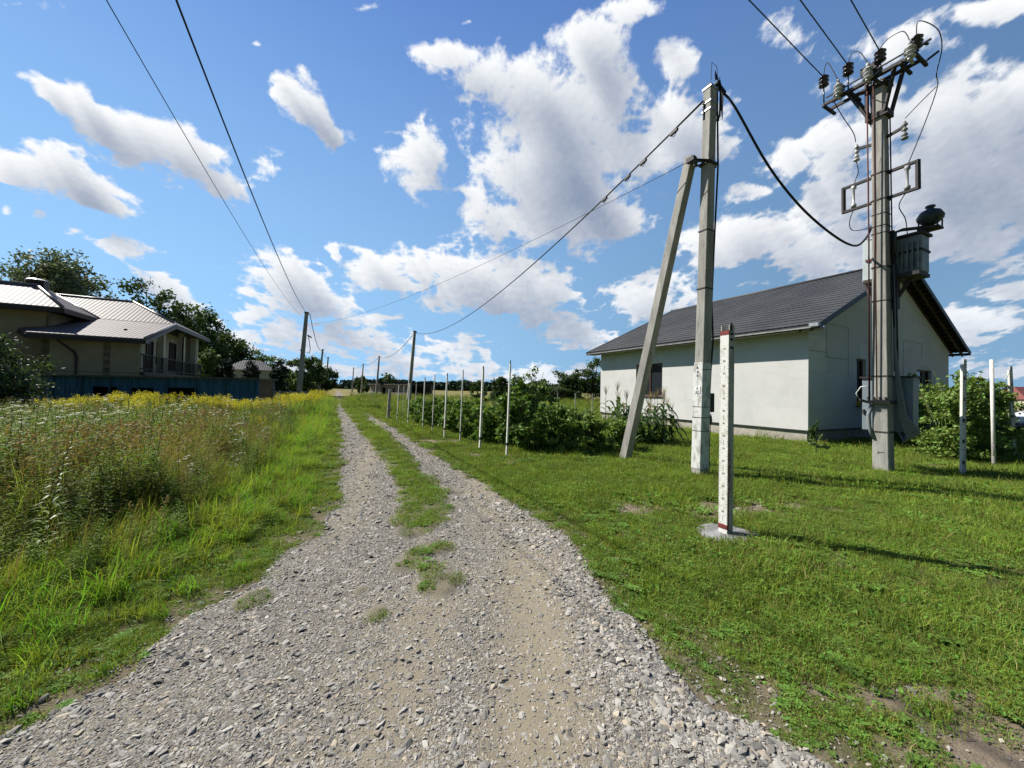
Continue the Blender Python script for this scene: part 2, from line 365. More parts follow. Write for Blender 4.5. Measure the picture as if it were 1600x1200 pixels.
hgt = t.math('ADD', t.math('MULTIPLY', voro(110, 'F1', 'Distance'), t.math('MULTIPLY_ADD', asn, -1.2, 1.3)), t.math('MULTIPLY', t.noise(pos, 120., 4, .7), .6))
b = t.new('ShaderNodeBump'); b.inputs['Strength'].default_value = .75; b.inputs['Distance'].default_value = .008
t.l.new(hgt, b.inputs['Height']); t.l.new(b.outputs[0], bs.inputs['Normal'])
tagit(obj('gravel_road', rm, m), kind='structure')


# ------------------------------------------------------------------ clouds: a far sky dome sector, clear air between the clouds
az = np.radians(np.arange(-60, 66.01, .125)); el = np.radians(np.arange(-.6, 60, .125))
AZ, EL = np.meshgrid(az, el); DX, DY, DZ = np.sin(AZ)*np.cos(EL), np.cos(AZ)*np.cos(EL), np.sin(EL)
def cloud_density(x, z):
    q = 4.2; wx = (fbm(x, z, .09, 201, 4)-.5)*.055; wz = (fbm(x, z, .09, 211, 4)-.5)*.045
    X, Z = x+wx, z+wz; acc = np.full(X.shape, -3.)
    for (bx, by, rx, ry, tilt, wgt) in BLOBS:
        rx_, ry_, rz_ = ray(bx, by); cx, cz = rx_/ry_, rz_/ry_; t_ = R(tilt); u, v = X-cx, Z-cz
        a_ = (u*cos(t_)-v*sin(t_))/(rx*1.28/F_PX); b_ = (u*sin(t_)+v*cos(t_))/(ry*1.28/F_PX)
        val = wgt*(1-np.sqrt(a_*a_+b_*b_)); h = np.clip(.15-np.abs(acc-val), 0, None)/.15
        acc = np.maximum(acc, val)+h*h*.15*.25
    zp = 1/(np.maximum(z, -.02)+.30); up_, vp_ = x*zp, zp; n = fbm(up_, vp_, .17, 221, 6)-.5
    bil = 0; amp = .5
    for k in range(6):
        bil = bil+amp*np.abs(2*vnoise(up_+wx*zp, vp_+wz, .095/2**k, 231+k)-1); amp *= .56
    return acc - .05 + 1.05*n + 1.0*(.40-bil)
gx_, gz_ = DX/DY, DZ/DY
CD = cloud_density(gx_, gz_)
od = 0
for k in range(1, 7):
    st = .016*k**1.25
    od = od+np.clip(cloud_density(gx_-st*.55, gz_+st*.84)-.05, 0, 1.2)*(.016+.006*k)
LT = np.exp(-od*5.8)
RD = 3200.
V = np.stack([DX*RD, DY*RD, DZ*RD], -1).reshape(-1, 3); n0, n1 = AZ.shape
ii, kk = np.meshgrid(np.arange(n0-1), np.arange(n1-1), indexing='ij')
Fq = np.stack([ii*n1+kk, (ii+1)*n1+kk, (ii+1)*n1+kk+1, ii*n1+kk+1], -1).reshape(-1, 4)
cellmax = np.maximum.reduce([CD[:-1,:-1], CD[1:,:-1], CD[:-1,1:], CD[1:,1:]]).ravel()
Fq = Fq[cellmax > -.25]                       # keep only where there is cloud
used = np.unique(Fq); remap = np.zeros(len(V), np.int64); remap[used] = np.arange(len(used))
cm = raw_mesh('sky_clouds', V[used], remap[Fq], True)
attr(cm, 'cloud_amount', CD.ravel()[used]); attr(cm, 'sunlit', LT.ravel()[used])
m = bpy.data.materials.new('cloud'); m.use_nodes = True; t = NT(m.node_tree); t.n.remove(t.n['Principled BSDF']); out = t.n['Material Output']
pos = t.new('ShaderNodeNewGeometry').outputs['Position']; nn = t.noise(pos, .022, 6, .66)
ad = t.new('ShaderNodeAttribute', attribute_name='cloud_amount').outputs['Fac']; al = t.new('ShaderNodeAttribute', attribute_name='sunlit').outputs['Fac']
den = t.math('ADD', ad, t.math('MULTIPLY', t.math('SUBTRACT', nn, .5), .55))
alpha = t.ramp(den, .04, .46)
sz_ = t.new('ShaderNodeSeparateXYZ'); t.l.new(pos, sz_.inputs[0])
low = t.ramp(sz_.outputs[2], 0., 1000., 1, 0, False)
ccol = t.mix(t.ramp(t.math('ADD', al, t.math('MULTIPLY', t.math('SUBTRACT', nn, .5), .14)), .22, .98, 0, 1, False), (.165,.205,.285), (.61,.62,.63))
ccol = t.mix(t.math('MULTIPLY', low, .30), ccol, (.30,.385,.51))
em = t.new('ShaderNodeEmission'); t.l.new(ccol, em.inputs[0]); tp = t.new('ShaderNodeBsdfTransparent')
ms = t.new('ShaderNodeMixShader'); t.l.new(alpha, ms.inputs[0]); t.l.new(tp.outputs[0], ms.inputs[1]); t.l.new(em.outputs[0], ms.inputs[2]); t.l.new(ms.outputs[0], out.inputs[0])
m.cycles.emission_sampling = 'NONE'
tagit(obj('sky_clouds', cm, m), kind='structure')

# ------------------------------------------------------------------ scattering of uncountable stuff
def scatter(name, pts, rots, scls, idx, variants, label):
    """pts (n,3), rots (n,3) euler, scls (n,3), idx -> instances of the variant meshes"""
    col = bpy.data.collections.new(name+'_variants')
    for k, (me) in enumerate(variants):
        o = bpy.data.objects.new('%s_variant_%02d' % (name, k), me); col.objects.link(o)
    me = bpy.data.meshes.new(name); me.vertices.add(len(pts)); me.vertices.foreach_set('co', np.asarray(pts, np.float32).ravel())
    a = me.attributes.new('rot', 'FLOAT_VECTOR', 'POINT'); a.data.foreach_set('vector', np.asarray(rots, np.float32).ravel())
    a = me.attributes.new('scl', 'FLOAT_VECTOR', 'POINT'); a.data.foreach_set('vector', np.asarray(scls, np.float32).ravel())
    a = me.attributes.new('idx', 'INT', 'POINT'); a.data.foreach_set('value', np.asarray(idx, np.int32))
    o = bpy.data.objects.new(name, me); C.objects.link(o)
    ng = bpy.data.node_groups.new(name, 'GeometryNodeTree')
    ng.interface.new_socket('Geometry', in_out='INPUT', socket_type='NodeSocketGeometry'); ng.interface.new_socket('Geometry', in_out='OUTPUT', socket_type='NodeSocketGeometry')
    q = NT(ng); i_ = q.new('NodeGroupInput'); o_ = q.new('NodeGroupOutput')
    ip = q.new('GeometryNodeInstanceOnPoints'); ci = q.new('GeometryNodeCollectionInfo'); ci.inputs['Collection'].default_value = col
    ci.inputs['Separate Children'].default_value = True; ci.inputs['Reset Children'].default_value = True
    def na_(n, typ):
        x = q.new('GeometryNodeInputNamedAttribute'); x.data_type = typ; x.inputs['Name'].default_value = n; return x.outputs[0]
    q.l.new(i_.outputs[0], ip.inputs['Points']); q.l.new(ci.outputs[0], ip.inputs['Instance']); ip.inputs['Pick Instance'].default_value = True
    q.l.new(na_('idx', 'INT'), ip.inputs['Instance Index']); q.l.new(na_('scl', 'FLOAT_VECTOR'), ip.inputs['Scale'])
    e2r = q.new('FunctionNodeEulerToRotation'); q.l.new(na_('rot', 'FLOAT_VECTOR'), e2r.inputs[0]); q.l.new(e2r.outputs[0], ip.inputs['Rotation'])
    q.l.new(ip.outputs[0], o_.inputs[0])
    md = o.modifiers.new('scatter', 'NODES'); md.node_group = ng
    return tagit(o, label, name.replace('_', ' ').split(' ')[-1], kind='stuff')

def sector(r0, r1, dens, a0=-66, a1=66):
    """random points in a ring sector round the near viewpoint, at a real density per square metre"""
    area = pi*(r1*r1-r0*r0)*(a1-a0)/360; n = int(area*dens)
    r = np.sqrt(rng.uniform(r0*r0, r1*r1, n)); a = np.radians(rng.uniform(a0, a1, n))
    return r*np.sin(a), r*np.cos(a)

# footprints nothing may grow in
HO = Vector((9.381, 11.913, 0)); HL, HW = 9.891, 12.303
def in_house(x, y):
    l = (x-HO.x)*AX.x+(y-HO.y)*AX.y; q = (x-HO.x)*BX.x+(y-HO.y)*BX.y
    return (l > -.05) & (l < HL+.1) & (q > -.1) & (q < HW+.1)
POST = Vector((2.37, 4.16, 0))
def blocked(x, y): return in_house(x, y) | (np.hypot(x-POST.x-.03, y-POST.y+.02) < .30) | (np.hypot(x-3.57, y-7.12) < .10) | (np.hypot(x-7.68, y-7.77) < .13)

def blades(n, h0, h1, spread, width, lean=.35, segs=3, curl=.5, r=None, wind=(.0,.0)):
    """array mesh of n tapered curved blades"""
    r = r or rng; vs = []; fs = []; o = 0
    for _ in range(n):
        a = r.uniform(0, 2*pi); d = spread*math.sqrt(r.uniform(0, 1)); bx, by = d*cos(a), d*sin(a)
        h = r.uniform(h0, h1); la = r.uniform(0, 2*pi); le = r.uniform(0, lean); w = width*r.uniform(.6, 1.2)
        sx, sy = -sin(la), cos(la); dx, dy = cos(la)*le*h+wind[0]*h, sin(la)*le*h+wind[1]*h
        fa = r.uniform(0, 2*pi); sx, sy = cos(fa), sin(fa)
        for k in range(segs+1):
            t_ = k/segs; c = t_*t_*(1+curl*le); zz_ = h*(t_-.35*curl*le*t_*t_*2)
            px, py = bx+dx*c, by+dy*c; ww = w*(1-t_**1.5)*.5 if k < segs else 0
            if k < segs: vs += [(px-sx*ww, py-sy*ww, zz_), (px+sx*ww, py+sy*ww, zz_)]
            else: vs.append((px, py, zz_))
        for k in range(segs-1): fs.append((o+2*k, o+2*k+1, o+2*k+3, o+2*k+2))
        fs.append((o+2*segs-2, o+2*segs-1, o+2*segs)); o = len(vs)
    return vs, fs
def pm(name, vs, fs, mats, mi=None):
    me = bpy.data.meshes.new(name); me.from_pydata(vs, [], fs); me.update()
    for m_ in mats: me.materials.append(m_)
    if mi is not None: me.polygons.foreach_set('material_index', mi)
    return me
def leafquads(r, c, n, rad, size, asp=.5, flat=0.):
    """n random leaf quads (rhombs) round c within rad (3)"""
    p = r.normal(0, 1, (n, 3)); p /= np.linalg.norm(p, axis=1)[:, None]; p *= (r.uniform(0, 1, (n, 1))**.4); p = p*np.array(rad)+np.array(c)
    u = r.normal(0, 1, (n, 3)); u[:, 2] *= (1-flat); u /= np.linalg.norm(u, axis=1)[:, None]
    v = r.normal(0, 1, (n, 3)); v[:, 2] *= (1-flat); v -= (v*u).sum(1)[:, None]*u; v /= np.linalg.norm(v, axis=1)[:, None]
    s = size*r.uniform(.6, 1.3, (n, 1)); a = u*s*.5; b_ = v*s*.5*asp
    return np.stack([p-a, p-b_-a*.1, p+a, p+b_-a*.1], 1).reshape(-1, 3)

GR = dict(rough=.65, spec=.12, island=.28, objrand=.22)
grass_m = mat('grass_blade', (.195,.295,.035), trans=.40, col2=(.28,.32,.06), scale=1.5, **GR)
grass_d = mat('dull_grass_blade', (.14,.20,.035), trans=.35, col2=(.22,.23,.06), scale=1.5, **GR)
lush_m = mat('lush_grass_blade', (.15,.30,.032), trans=.42, **GR)
dry_m = mat('dry_straw', (.42,.32,.15), trans=.25, col2=(.28,.18,.08), scale=3, **GR)
rust_m = mat('rusty_seed_head', (.30,.22,.10), trans=.2, **GR)
weed_m = mat('weed_leaf', (.14,.235,.04), trans=.38, col2=(.18,.22,.05), scale=2, **GR)
stem_m = mat('weed_stem', (.12,.15,.05), **GR)
white_m = mat('umbel_white', (.72,.72,.62), trans=.2, island=.15)
yel_m = mat('goldenrod_yellow', (.62,.50,.03), trans=.35, col2=(.42,.46,.04), scale=6, island=.25, objrand=.15)
clover_m = mat('clover_leaf', (.12,.23,.035), trans=.3, **GR)

broad_m = mat('broad_leaf', (.13,.235,.045), trans=.3, **GR)
lawnv = []
for k in range(8):
    vs, fs = blades(85, .025, .085 if k < 6 else .13, .15, .0055, .9, 2, .5)
    mi = [0]*len(fs)
    q = leafquads(rng, (0,0,.025), 36, (.15,.15,.018), .024, .8, .75); o = len(vs); vs += [tuple(x) for x in q]
    fs += [(o+4*i, o+4*i+1, o+4*i+2, o+4*i+3) for i in range(36)]; mi += [1]*36
    v3, f3 = blades(12, .02, .08, .15, .004, 1.2, 2, .5); o = len(vs); vs += v3; fs += [tuple(i+o for i in f) for f in f3]; mi += [2]*len(f3)
    if k in (2, 5):
        for _ in range(5):
            cx0, cy0 = rng.uniform(-.11, .11, 2); nl = rng.integers(4, 8)
            for j in range(nl):
                a = 6.28*j/nl+rng.uniform(-.3, .3); L = rng.uniform(.03, .075); d_ = np.array((cos(a), sin(a), .35)); p = np.array((cx0, cy0, .02)); s_ = np.array((-sin(a), cos(a), 0))*L*.24; o = len(vs)
                vs += [tuple(p), tuple(p+d_*L*.5-s_), tuple(p+d_*L+np.array((0, 0, -.25*L))), tuple(p+d_*L*.5+s_)]; fs.append((o, o+1, o+2, o+3)); mi.append(3)
    lawnv.append(pm('lawn_tuft', vs, fs, [grass_m if k % 3 else grass_d, clover_m, dry_m, broad_m], mi))
tuftv = []   # longer grass on the verges
for k in range(6):
    vs, fs = blades(46, .10, .30, .09, .009, .9, 3, .8, wind=(.18, -.05))
    v3, f3 = blades(8, .1, .28, .09, .005, 1.0, 3, .6); o = len(vs); mi = [0]*len(fs)+[1]*len(f3); vs += v3; fs += [tuple(i+o for i in f) for f in f3]
    tuftv.append(pm('verge_tuft', vs, fs, [lush_m if k % 2 else grass_m, dry_m], mi))
def stemplant(h, nl, leafl, leafw, top=None, r=rng, branch=0):
    """upright weed: stem, leaves up it, and a head"""
    vs = []; fs = []; mi = []
    lx, ly = r.uniform(-.12, .2)*h, r.uniform(-.1, .1)*h
    def P_(t_): return np.array((lx*t_*t_, ly*t_*t_, h*t_))
    for k in range(4):
        a_, b_ = P_(k/4), P_((k+1)/4); w_ = .004*(1.3-k/4); o = len(vs)
        vs += [tuple(a_-(w_,0,0)), tuple(a_+(w_,0,0)), tuple(b_+(w_*.8,0,0)), tuple(b_-(w_*.8,0,0))]; fs.append((o,o+1,o+2,o+3)); mi.append(1)
    for i in range(nl):
        t_ = .08+.86*i/nl; p = P_(t_); a = i*2.4+r.uniform(-.3,.3); L = leafl*(1.15-t_*.7)*r.uniform(.7,1.2); up_ = r.uniform(.1,.7)
        d = np.array((cos(a), sin(a), up_)); d /= np.linalg.norm(d); s_ = np.array((-sin(a), cos(a), 0))*leafw*.5*(1.1-t_*.6)
        mid = p+d*L*.45; tip = p+d*L+np.array((0,0,-.25*L)); o = len(vs)
        vs += [tuple(p), tuple(mid-s_), tuple(tip), tuple(mid+s_)]; fs.append((o,o+1,o+2,o+3)); mi.append(0)
    if top:
        kind, n, rad, size = top; c = P_(1.0)
        if kind == 'umbel':
            for j in range(3):
                cc = c+np.array((r.uniform(-.09,.09), r.uniform(-.09,.09), r.uniform(-.08,.03)))
                q = leafquads(r, cc, n//3, (rad*.6, rad*.6, .008), size, .9, .85); o = len(vs); vs += [tuple(x) for x in q]; fs += [(o+4*i,o+4*i+1,o+4*i+2,o+4*i+3) for i in range(n//3)]; mi += [2]*(n//3)
        else:
            q = leafquads(r, c-np.array((0,0,rad*1.2)), n, (rad*.55, rad*.55, rad*1.6), size, .6, .2); o = len(vs); vs += [tuple(x) for x in q]; fs += [(o+4*i,o+4*i+1,o+4*i+2,o+4*i+3) for i in range(n)]; mi += [2]*n
    return vs, fs, mi
def clump(n, fn, spread):
    vs = []; fs = []; mi = []
    for _ in range(n):
        v, f, q = fn(); a = rng.uniform(0, 6.28); d = spread*math.sqrt(rng.uniform()); o = len(vs)
        ca, sa = cos(a*1.7), sin(a*1.7)
        vs += [(x*ca-y*sa+d*cos(a), x*sa+y*ca+d*sin(a), z) for x, y, z in v]; fs += [tuple(i+o for i in ff) for ff in f]; mi += q
    return vs, fs, mi
weedv = []
for k in range(4):     # 0-3 green leafy weeds
    vs, fs, mi = clump(7, lambda: stemplant(rng.uniform(.45,1.0), 34, .14, .028), .16); weedv.append(pm('green_weed', vs, fs, [weed_m, stem_m, stem_m], mi))
for k in range(4):     # 4-7 tall feathery grass, drooping
    vs, fs = blades(55, .35, .85, .13, .008, .8, 4, .8, wind=(.22,-.05)); v3, f3 = blades(30, .3, .95, .13, .004, .6, 4, .9, wind=(.25,-.05))
    o = len(vs); mi = [0]*len(fs)+[1]*len(f3); vs += v3; fs += [tuple(i+o for i in f) for f in f3]
    weedv.append(pm('tall_grass', vs, fs, [grass_d if k % 2 else grass_m, dry_m], mi))
for k in range(3):     # 8-10 dry brown grass with seed heads
    vs, fs = blades(60, .4, .9, .16, .0045, .7, 4, .9, wind=(.3,-.05)); mi = [0]*len(fs)
    for _ in range(16):
        a = rng.uniform(0, 6.28); q = leafquads(rng, (.2*cos(a)+.15, .2*sin(a), rng.uniform(.55,.85)), 9, (.02,.02,.07), .03, .4); o = len(vs); vs += [tuple(x) for x in q]; fs += [(o+4*i,o+4*i+1,o+4*i+2,o+4*i+3) for i in range(9)]; mi += [1]*9
    weedv.append(pm('dry_grass', vs, fs, [dry_m, rust_m], mi))
for k in range(3):     # 11-13 white umbels
    vs, fs, mi = clump(4, lambda: stemplant(rng.uniform(.6,.95), 12, .10, .012, ('umbel', 48, .055, .018)), .2); weedv.append(pm('white_umbel', vs, fs, [weed_m, stem_m, white_m], mi))
for k in range(2):     # 14-15 yellow-topped
    vs, fs, mi = clump(7, lambda: stemplant(rng.uniform(.7,1.0), 26, .09, .012, ('plume', 60, .07, .022)), .2); weedv.append(pm('yellow_weed', vs, fs, [weed_m, stem_m, yel_m], mi))

def finish(xs, ys_, zoff=0.):
    return np.stack([xs, ys_, gz(xs, ys_)+zoff], 1)
# lawn (right of the road and median)
LP = []; LS = []
for r0, r1, dn, s in ((.9,4,185,1.),(4,8,100,1.15),(8,15,46,1.6),(15,30,16,2.3),(30,62,4,3.6)):
    x, y = sector(r0, r1, dn); l, r_ = edge_d(x, y); md = median(x, y)
    strip = np.clip(1.8-l, 0, 1)*(l > .02)                         # left mown-ish strip
    keep = (((r_ > .03) & (x < 60)) | (md > .5) | (strip > .5) | ((r_ > -.12) & (r_ < .03) & (rng.uniform(size=len(x)) < .25)) | ((l > -.1) & (l < .03) & (rng.uniform(size=len(x)) < .2))) & ~blocked(x, y)
    keep &= rng.uniform(size=len(x)) > bare(x, y)*.93
    keep &= ~((y < 4.1) & (md > .5) & (rng.uniform(size=len(x)) > .55))
    x, y = x[keep], y[keep]; m_ = median(x, y) > .5
    sc = s*rng.uniform(.7, 1.25, len(x))*(.25+1.5*fbm(x, y, 1.1, 51)**1.1); sc[m_] = np.clip(sc[m_], .85*s, 1.3*s)*np.where(y[m_] < 4.1, .58, .80)
    near = np.clip(np.maximum(*edge_d(x, y))/.5, .0, 1); sc *= np.where(m_, 1, .6+.4*near)
    LP.append(finish(x, y, .0)+np.stack([x*0, y*0, m_*.055], 1)); LS.append(sc)
LP = np.concatenate(LP); LS = np.concatenate(LS); n = len(LP)
scatter('lawn_grass', LP, np.stack([rng.uniform(-.1,.1,n), rng.uniform(-.1,.1,n), rng.uniform(0,6.28,n)], 1),
        np.stack([LS, LS, LS*rng.uniform(.7,1.2,n)], 1), rng.integers(0, 8, n), lawnv, 'short green grass and clover along the gravel road')
# verge tufts
LP = []; LS = []
for r0, r1, dn, s in ((1.2,5,60,1.),(5,10,34,1.2),(10,20,14,1.8),(20,50,3.5,3)):
    x, y = sector(r0, r1, dn); l, r_ = edge_d(x, y)
    pl = np.clip((l-.10)/.45, 0, 1)*(l < 3.2)
    hedge = (r_ > 1.6) & (y > 7.5) & (x < 8)
    pr = np.where(r_ > .4, np.clip((fbm(x, y, .9, 61)-.56)*5, 0, .55), 0)+hedge*.35
    road_tuft = np.zeros(len(x))
    keep = (rng.uniform(size=len(x)) < np.maximum(pl, pr)) & ~blocked(x, y) & (bare(x, y) < .4); x, y, l = x[keep], y[keep], l[keep]
    LP.append(finish(x, y)); LS.append(s*rng.uniform(.6, 1.2, len(x))*np.where(l > 0, .45+.6*np.clip(l/.9, 0, 1), .42))
LP = np.concatenate(LP); LS = np.concatenate(LS); n = len(LP)
scatter('verge_grass', LP, np.stack([rng.uniform(-.15,.15,n), rng.uniform(-.15,.15,n), rng.uniform(-.9,.9,n)], 1),
        np.stack([LS, LS, LS], 1), rng.integers(0, 6, n), tuftv, 'longer bright green grass tufts on the road verges')
# wild meadow on the left
LP = []; LS = []; LI = []
for r0, r1, dn, s in ((1.5,6,34,1.),(6,12,22,1.05),(12,22,10,1.15),(22,45,3.2,1.5),(45,75,1.0,2.4)):
    x, y = sector(r0, r1, dn, -80, 66); l, r_ = edge_d(x, y)
    pl = np.clip((l-1.05)/.6, 0, 1)
    pr = ((r_ > 1.0) & (y > 17) & (r_ < 14))*np.clip((y-17)/4, 0, 1)*.7 + ((r_ > 2) & (y > 26))*.5
    keep = (rng.uniform(size=len(x)) < np.maximum(pl, pr)) & ~in_house(x, y) & (y > -2) & (x > -45+0*y); x, y, l = x[keep], y[keep], l[keep]
    u = rng.uniform(size=len(x)); zone = fbm(x, y, 2.6, 71)
    dryz = np.clip((zone-.47)*5, 0, .72)*np.clip((l-1.3)/1., 0, 1)*(y < 14); wz = ((fbm(x, y, 3.5, 81) > .50) & (y > 5))
    pick = np.where(u < .34, rng.integers(4, 8, len(x)), rng.integers(0, 4, len(x)))
    pick = np.where((u > .45) & (u < .45+.5*dryz+.05), rng.integers(8, 11, len(x)), pick)
    pick = np.where((u > .985-.05*wz), rng.integers(11, 14, len(x)), pick)
    yz = (fbm(x, y, 3., 91) > .56) & (y > 9)
    pick = np.where((u > .815) & (u < .84) & yz, rng.integers(14, 16, len(x)), pick)
    hgt_ = np.clip(.5+.5*np.clip((l-1.05)/1.6, 0, 1), .4, 1)*(.62+.85*fbm(x, y, 1.5, 95))*(1+.22*np.clip((l-2.0)/1.5, 0, 1)*(y < 9))
    hgt_ = np.where(l < 0, .55, hgt_)
    LP.append(finish(x, y)); LS.append(s*rng.uniform(.75, 1.15, len(x))*hgt_); LI.append(pick)
LP = np.concatenate(LP); LS = np.concatenate(LS); LI = np.concatenate(LI); n = len(LP)
zs = np.where(np.hypot(LP[:,0], LP[:,1]) > 22, .85, 1.)
scatter('meadow_weeds', LP, np.stack([rng.uniform(-.1,.1,n), rng.uniform(-.1,.1,n), np.where(LI < 4, rng.uniform(0,6.28,n), rng.uniform(-.7,.7,n))], 1),
        np.stack([LS, LS, np.minimum(LS, 1.15)*zs], 1), LI, weedv, 'tall overgrown meadow of weeds, dry grass and wildflowers')
# stones
stonev = []; stone_m = mat('crushed_stone', (.36,.34,.295), rough=.85, col2=(.225,.21,.18), scale=30, objrand=.5, spec=.3, bump=.4, bscale=120)
stone_w = mat('warm_stone', (.38,.33,.25), rough=.85, col2=(.28,.235,.175), scale=30, objrand=.3)
import bmesh
for k in range(7):
    bm = bmesh.new(); bmesh.ops.create_icosphere(bm, subdivisions=1, radius=.5)
    for cut in range(9):      # chop flat facets
        n_ = Vector(rng.normal(0, 1, 3)).normalized(); lim = rng.uniform(.22, .40)
        for v in bm.verts:
            e_ = v.co.dot(n_)-lim
            if e_ > 0: v.co -= n_*e_
    for v in bm.verts: v.co *= 1.25; v.co.z *= .48; v.co.x *= 1.2
    me = bpy.data.meshes.new('stone'); bm.to_mesh(me); bm.free(); me.materials.append(stone_w if k == 6 else stone_m); stonev.append(me)
LP = []; LS = []
for r0, r1, dn, s in ((1.2,2.6,16000,.0078),(2.6,4.5,9000,.0092),(4.5,8,4200,.0120),(8,16,700,.019),(16,32,70,.036)):
    x, y = sector(r0, r1, dn, -64, 60); l, r_ = edge_d(x, y); d = np.maximum(l, r_)
    ridge = np.exp(-((r_+.28)/.22)**2)*(y < 5.5)*(fbm(x, y, .5, 111)*.8)
    p = (1-.78*sand(x, y))*(.62+.9*fbm(x, y, .6, 101)) + ridge
    p = p*(d < .02)*(1-.85*median(x, y)) + .10*((d > 0) & (d < .3)) + .18*bare(x, y)*(r_ > .1)*.3
    keep = rng.uniform(size=len(x)) < p*.75; x, y, rg, bg_ = x[keep], y[keep], ridge[keep], d[keep]
    u = rng.uniform(size=len(x)); sz = s*(.55+1.3*u**3+1.2*(u > .985))*(1+1.1*np.clip(rg, 0, 1))
    z = .012+.030*(fbm(x, y, .8, 31)-.5)+.012*(fbm(x, y, .12, 37)-.5)-.018*np.exp(-((x-.10)/.32)**2)*(y < 4.5)-sz*.05
    z = np.where(bg_ > 0, gz(x, y)+.004, z)
    LP.append(np.stack([x, y, z], 1)); LS.append(sz*1.9)
LP = np.concatenate(LP); LS = np.concatenate(LS); n = len(LP)
scatter('gravel_stones', LP, np.stack([rng.uniform(-.5,.5,n), rng.uniform(-.5,.5,n), rng.uniform(0,6.28,n)], 1),
        np.stack([LS, LS*rng.uniform(.6,1,n), LS*rng.uniform(.6,1.2,n)], 1), rng.integers(0, 7, n), stonev, 'loose grey crushed stones lying on the road')

# ------------------------------------------------------------------ shared object materials
conc = mat('pole_concrete', (.37,.355,.32), rough=.9, col2=(.25,.24,.215), scale=6, col3=(.17,.165,.15), stretch=(1,1,.22), bump=.35, bscale=60, spec=.15)
conc_d = mat('weathered_concrete', (.33,.32,.29), rough=.9, col2=(.22,.21,.19), scale=5, bump=.35, bscale=50, spec=.15)
wpaint = mat('whitewash_flaking', (.62,.62,.59), rough=.85, col2=(.40,.39,.36), scale=9, lo=.50, hi=.60, col3=(.12,.12,.11), stretch=(1,1,.4), bump=.3, bscale=60, spec=.15)
black = mat('black_rubber', (.018,.018,.02), rough=.6)
steel = mat('dark_painted_steel', (.028,.028,.030), rough=.65, col2=(.045,.036,.032), scale=12, spec=.3)
galv = mat('galvanised_steel', (.42,.43,.44), rough=.45, metal=.7, col2=(.30,.30,.30), scale=10)
rust = mat('red_oxide_steel', (.10,.022,.018), rough=.7, col2=(.07,.035,.03), scale=14)
porc_w = mat('white_porcelain', (.50,.50,.48), rough=.3, spec=.5, col2=(.33,.32,.30), scale=10)
porc_d = mat('brown_porcelain', (.020,.012,.010), rough=.2, spec=.6)
cabm = mat('pale_cabinet_paint', (.42,.47,.47), rough=.5, col2=(.34,.38,.38), scale=3, spec=.4)
tank_m = mat('transformer_paint', (.24,.28,.28), rough=.5, col2=(.17,.19,.19), scale=5, spec=.4)
dome_m = mat('dark_cap_paint', (.035,.045,.045), rough=.5, spec=.4)
glass = mat('window_glass', (.02,.025,.03), rough=.06, spec=.8)
wframe = mat('brown_window_frame', (.07,.035,.028), rough=.5)
wire_m = mat('cable_black', (.012,.012,.013), rough=.6)
alu = mat('bare_conductor', (.05,.05,.055), rough=.6)
wpost = mat('chipped_white_paint', (.66,.65,.60), rough=.55, col2=(.54,.51,.44), scale=14, lo=.5, hi=.62, col3=(.22,.15,.11), spec=.35)
redp = mat('dark_red_paint', (.22,.03,.025), rough=.6, col2=(.10,.03,.025), scale=20)
printm = mat('black_print', (.02,.02,.02), rough=.7)
greycond = mat('grey_conduit', (.20,.21,.22), rough=.6)

def catenary(p0, p1, sag, n=24):
    p0, p1 = Vector(p0), Vector(p1); return [p0.lerp(p1, i/n)-UP*sag*4*(i/n)*(1-i/n) for i in range(n+1)]
def wire(name, label, pts, r, group=None, m=None, cat='cable', n=6):
    return single(name, MB().tube(pts, r, n), m or wire_m, pts[0], label, cat, group, smooth=True)
def insulator(mb, c, r, h, sheds, ax=(0,0,1)):
    pr = [(r*.35, 0)]
    for k in range(sheds):
        b_ = h*k/sheds; s_ = h/sheds
        pr += [(r*.5, b_+.05*s_), (r, b_+.25*s_), (r*.97, b_+.42*s_), (r*.5, b_+.75*s_)]
    pr += [(r*.45, h), (r*.2, h*1.04)]
    mb.lathe(c, pr, 14, ax); return mb
def text_mesh(s_, size, origin, right, up, thick=.0015):
    """raised lettering as a mesh in world coordinates"""
    cu = bpy.data.curves.new('lettering', 'FONT'); cu.body = s_; cu.size = size; cu.extrude = thick; cu.align_x = 'CENTER'; cu.align_y = 'CENTER'; cu.resolution_u = 2
    o = bpy.data.objects.new('lettering', cu); C.objects.link(o); dg = bpy.context.evaluated_depsgraph_get()
    me = o.evaluated_get(dg).to_mesh(); right, up = Vector(right).normalized(), Vector(up).normalized(); nn_ = right.cross(up); mb = MB()
    mb.add([Vector(origin)+right*v.co.x+up*v.co.y+nn_*v.co.z for v in me.vertices], [tuple(p.vertices) for p in me.polygons])
    bpy.data.objects.remove(o); bpy.data.curves.remove(cu); return mb

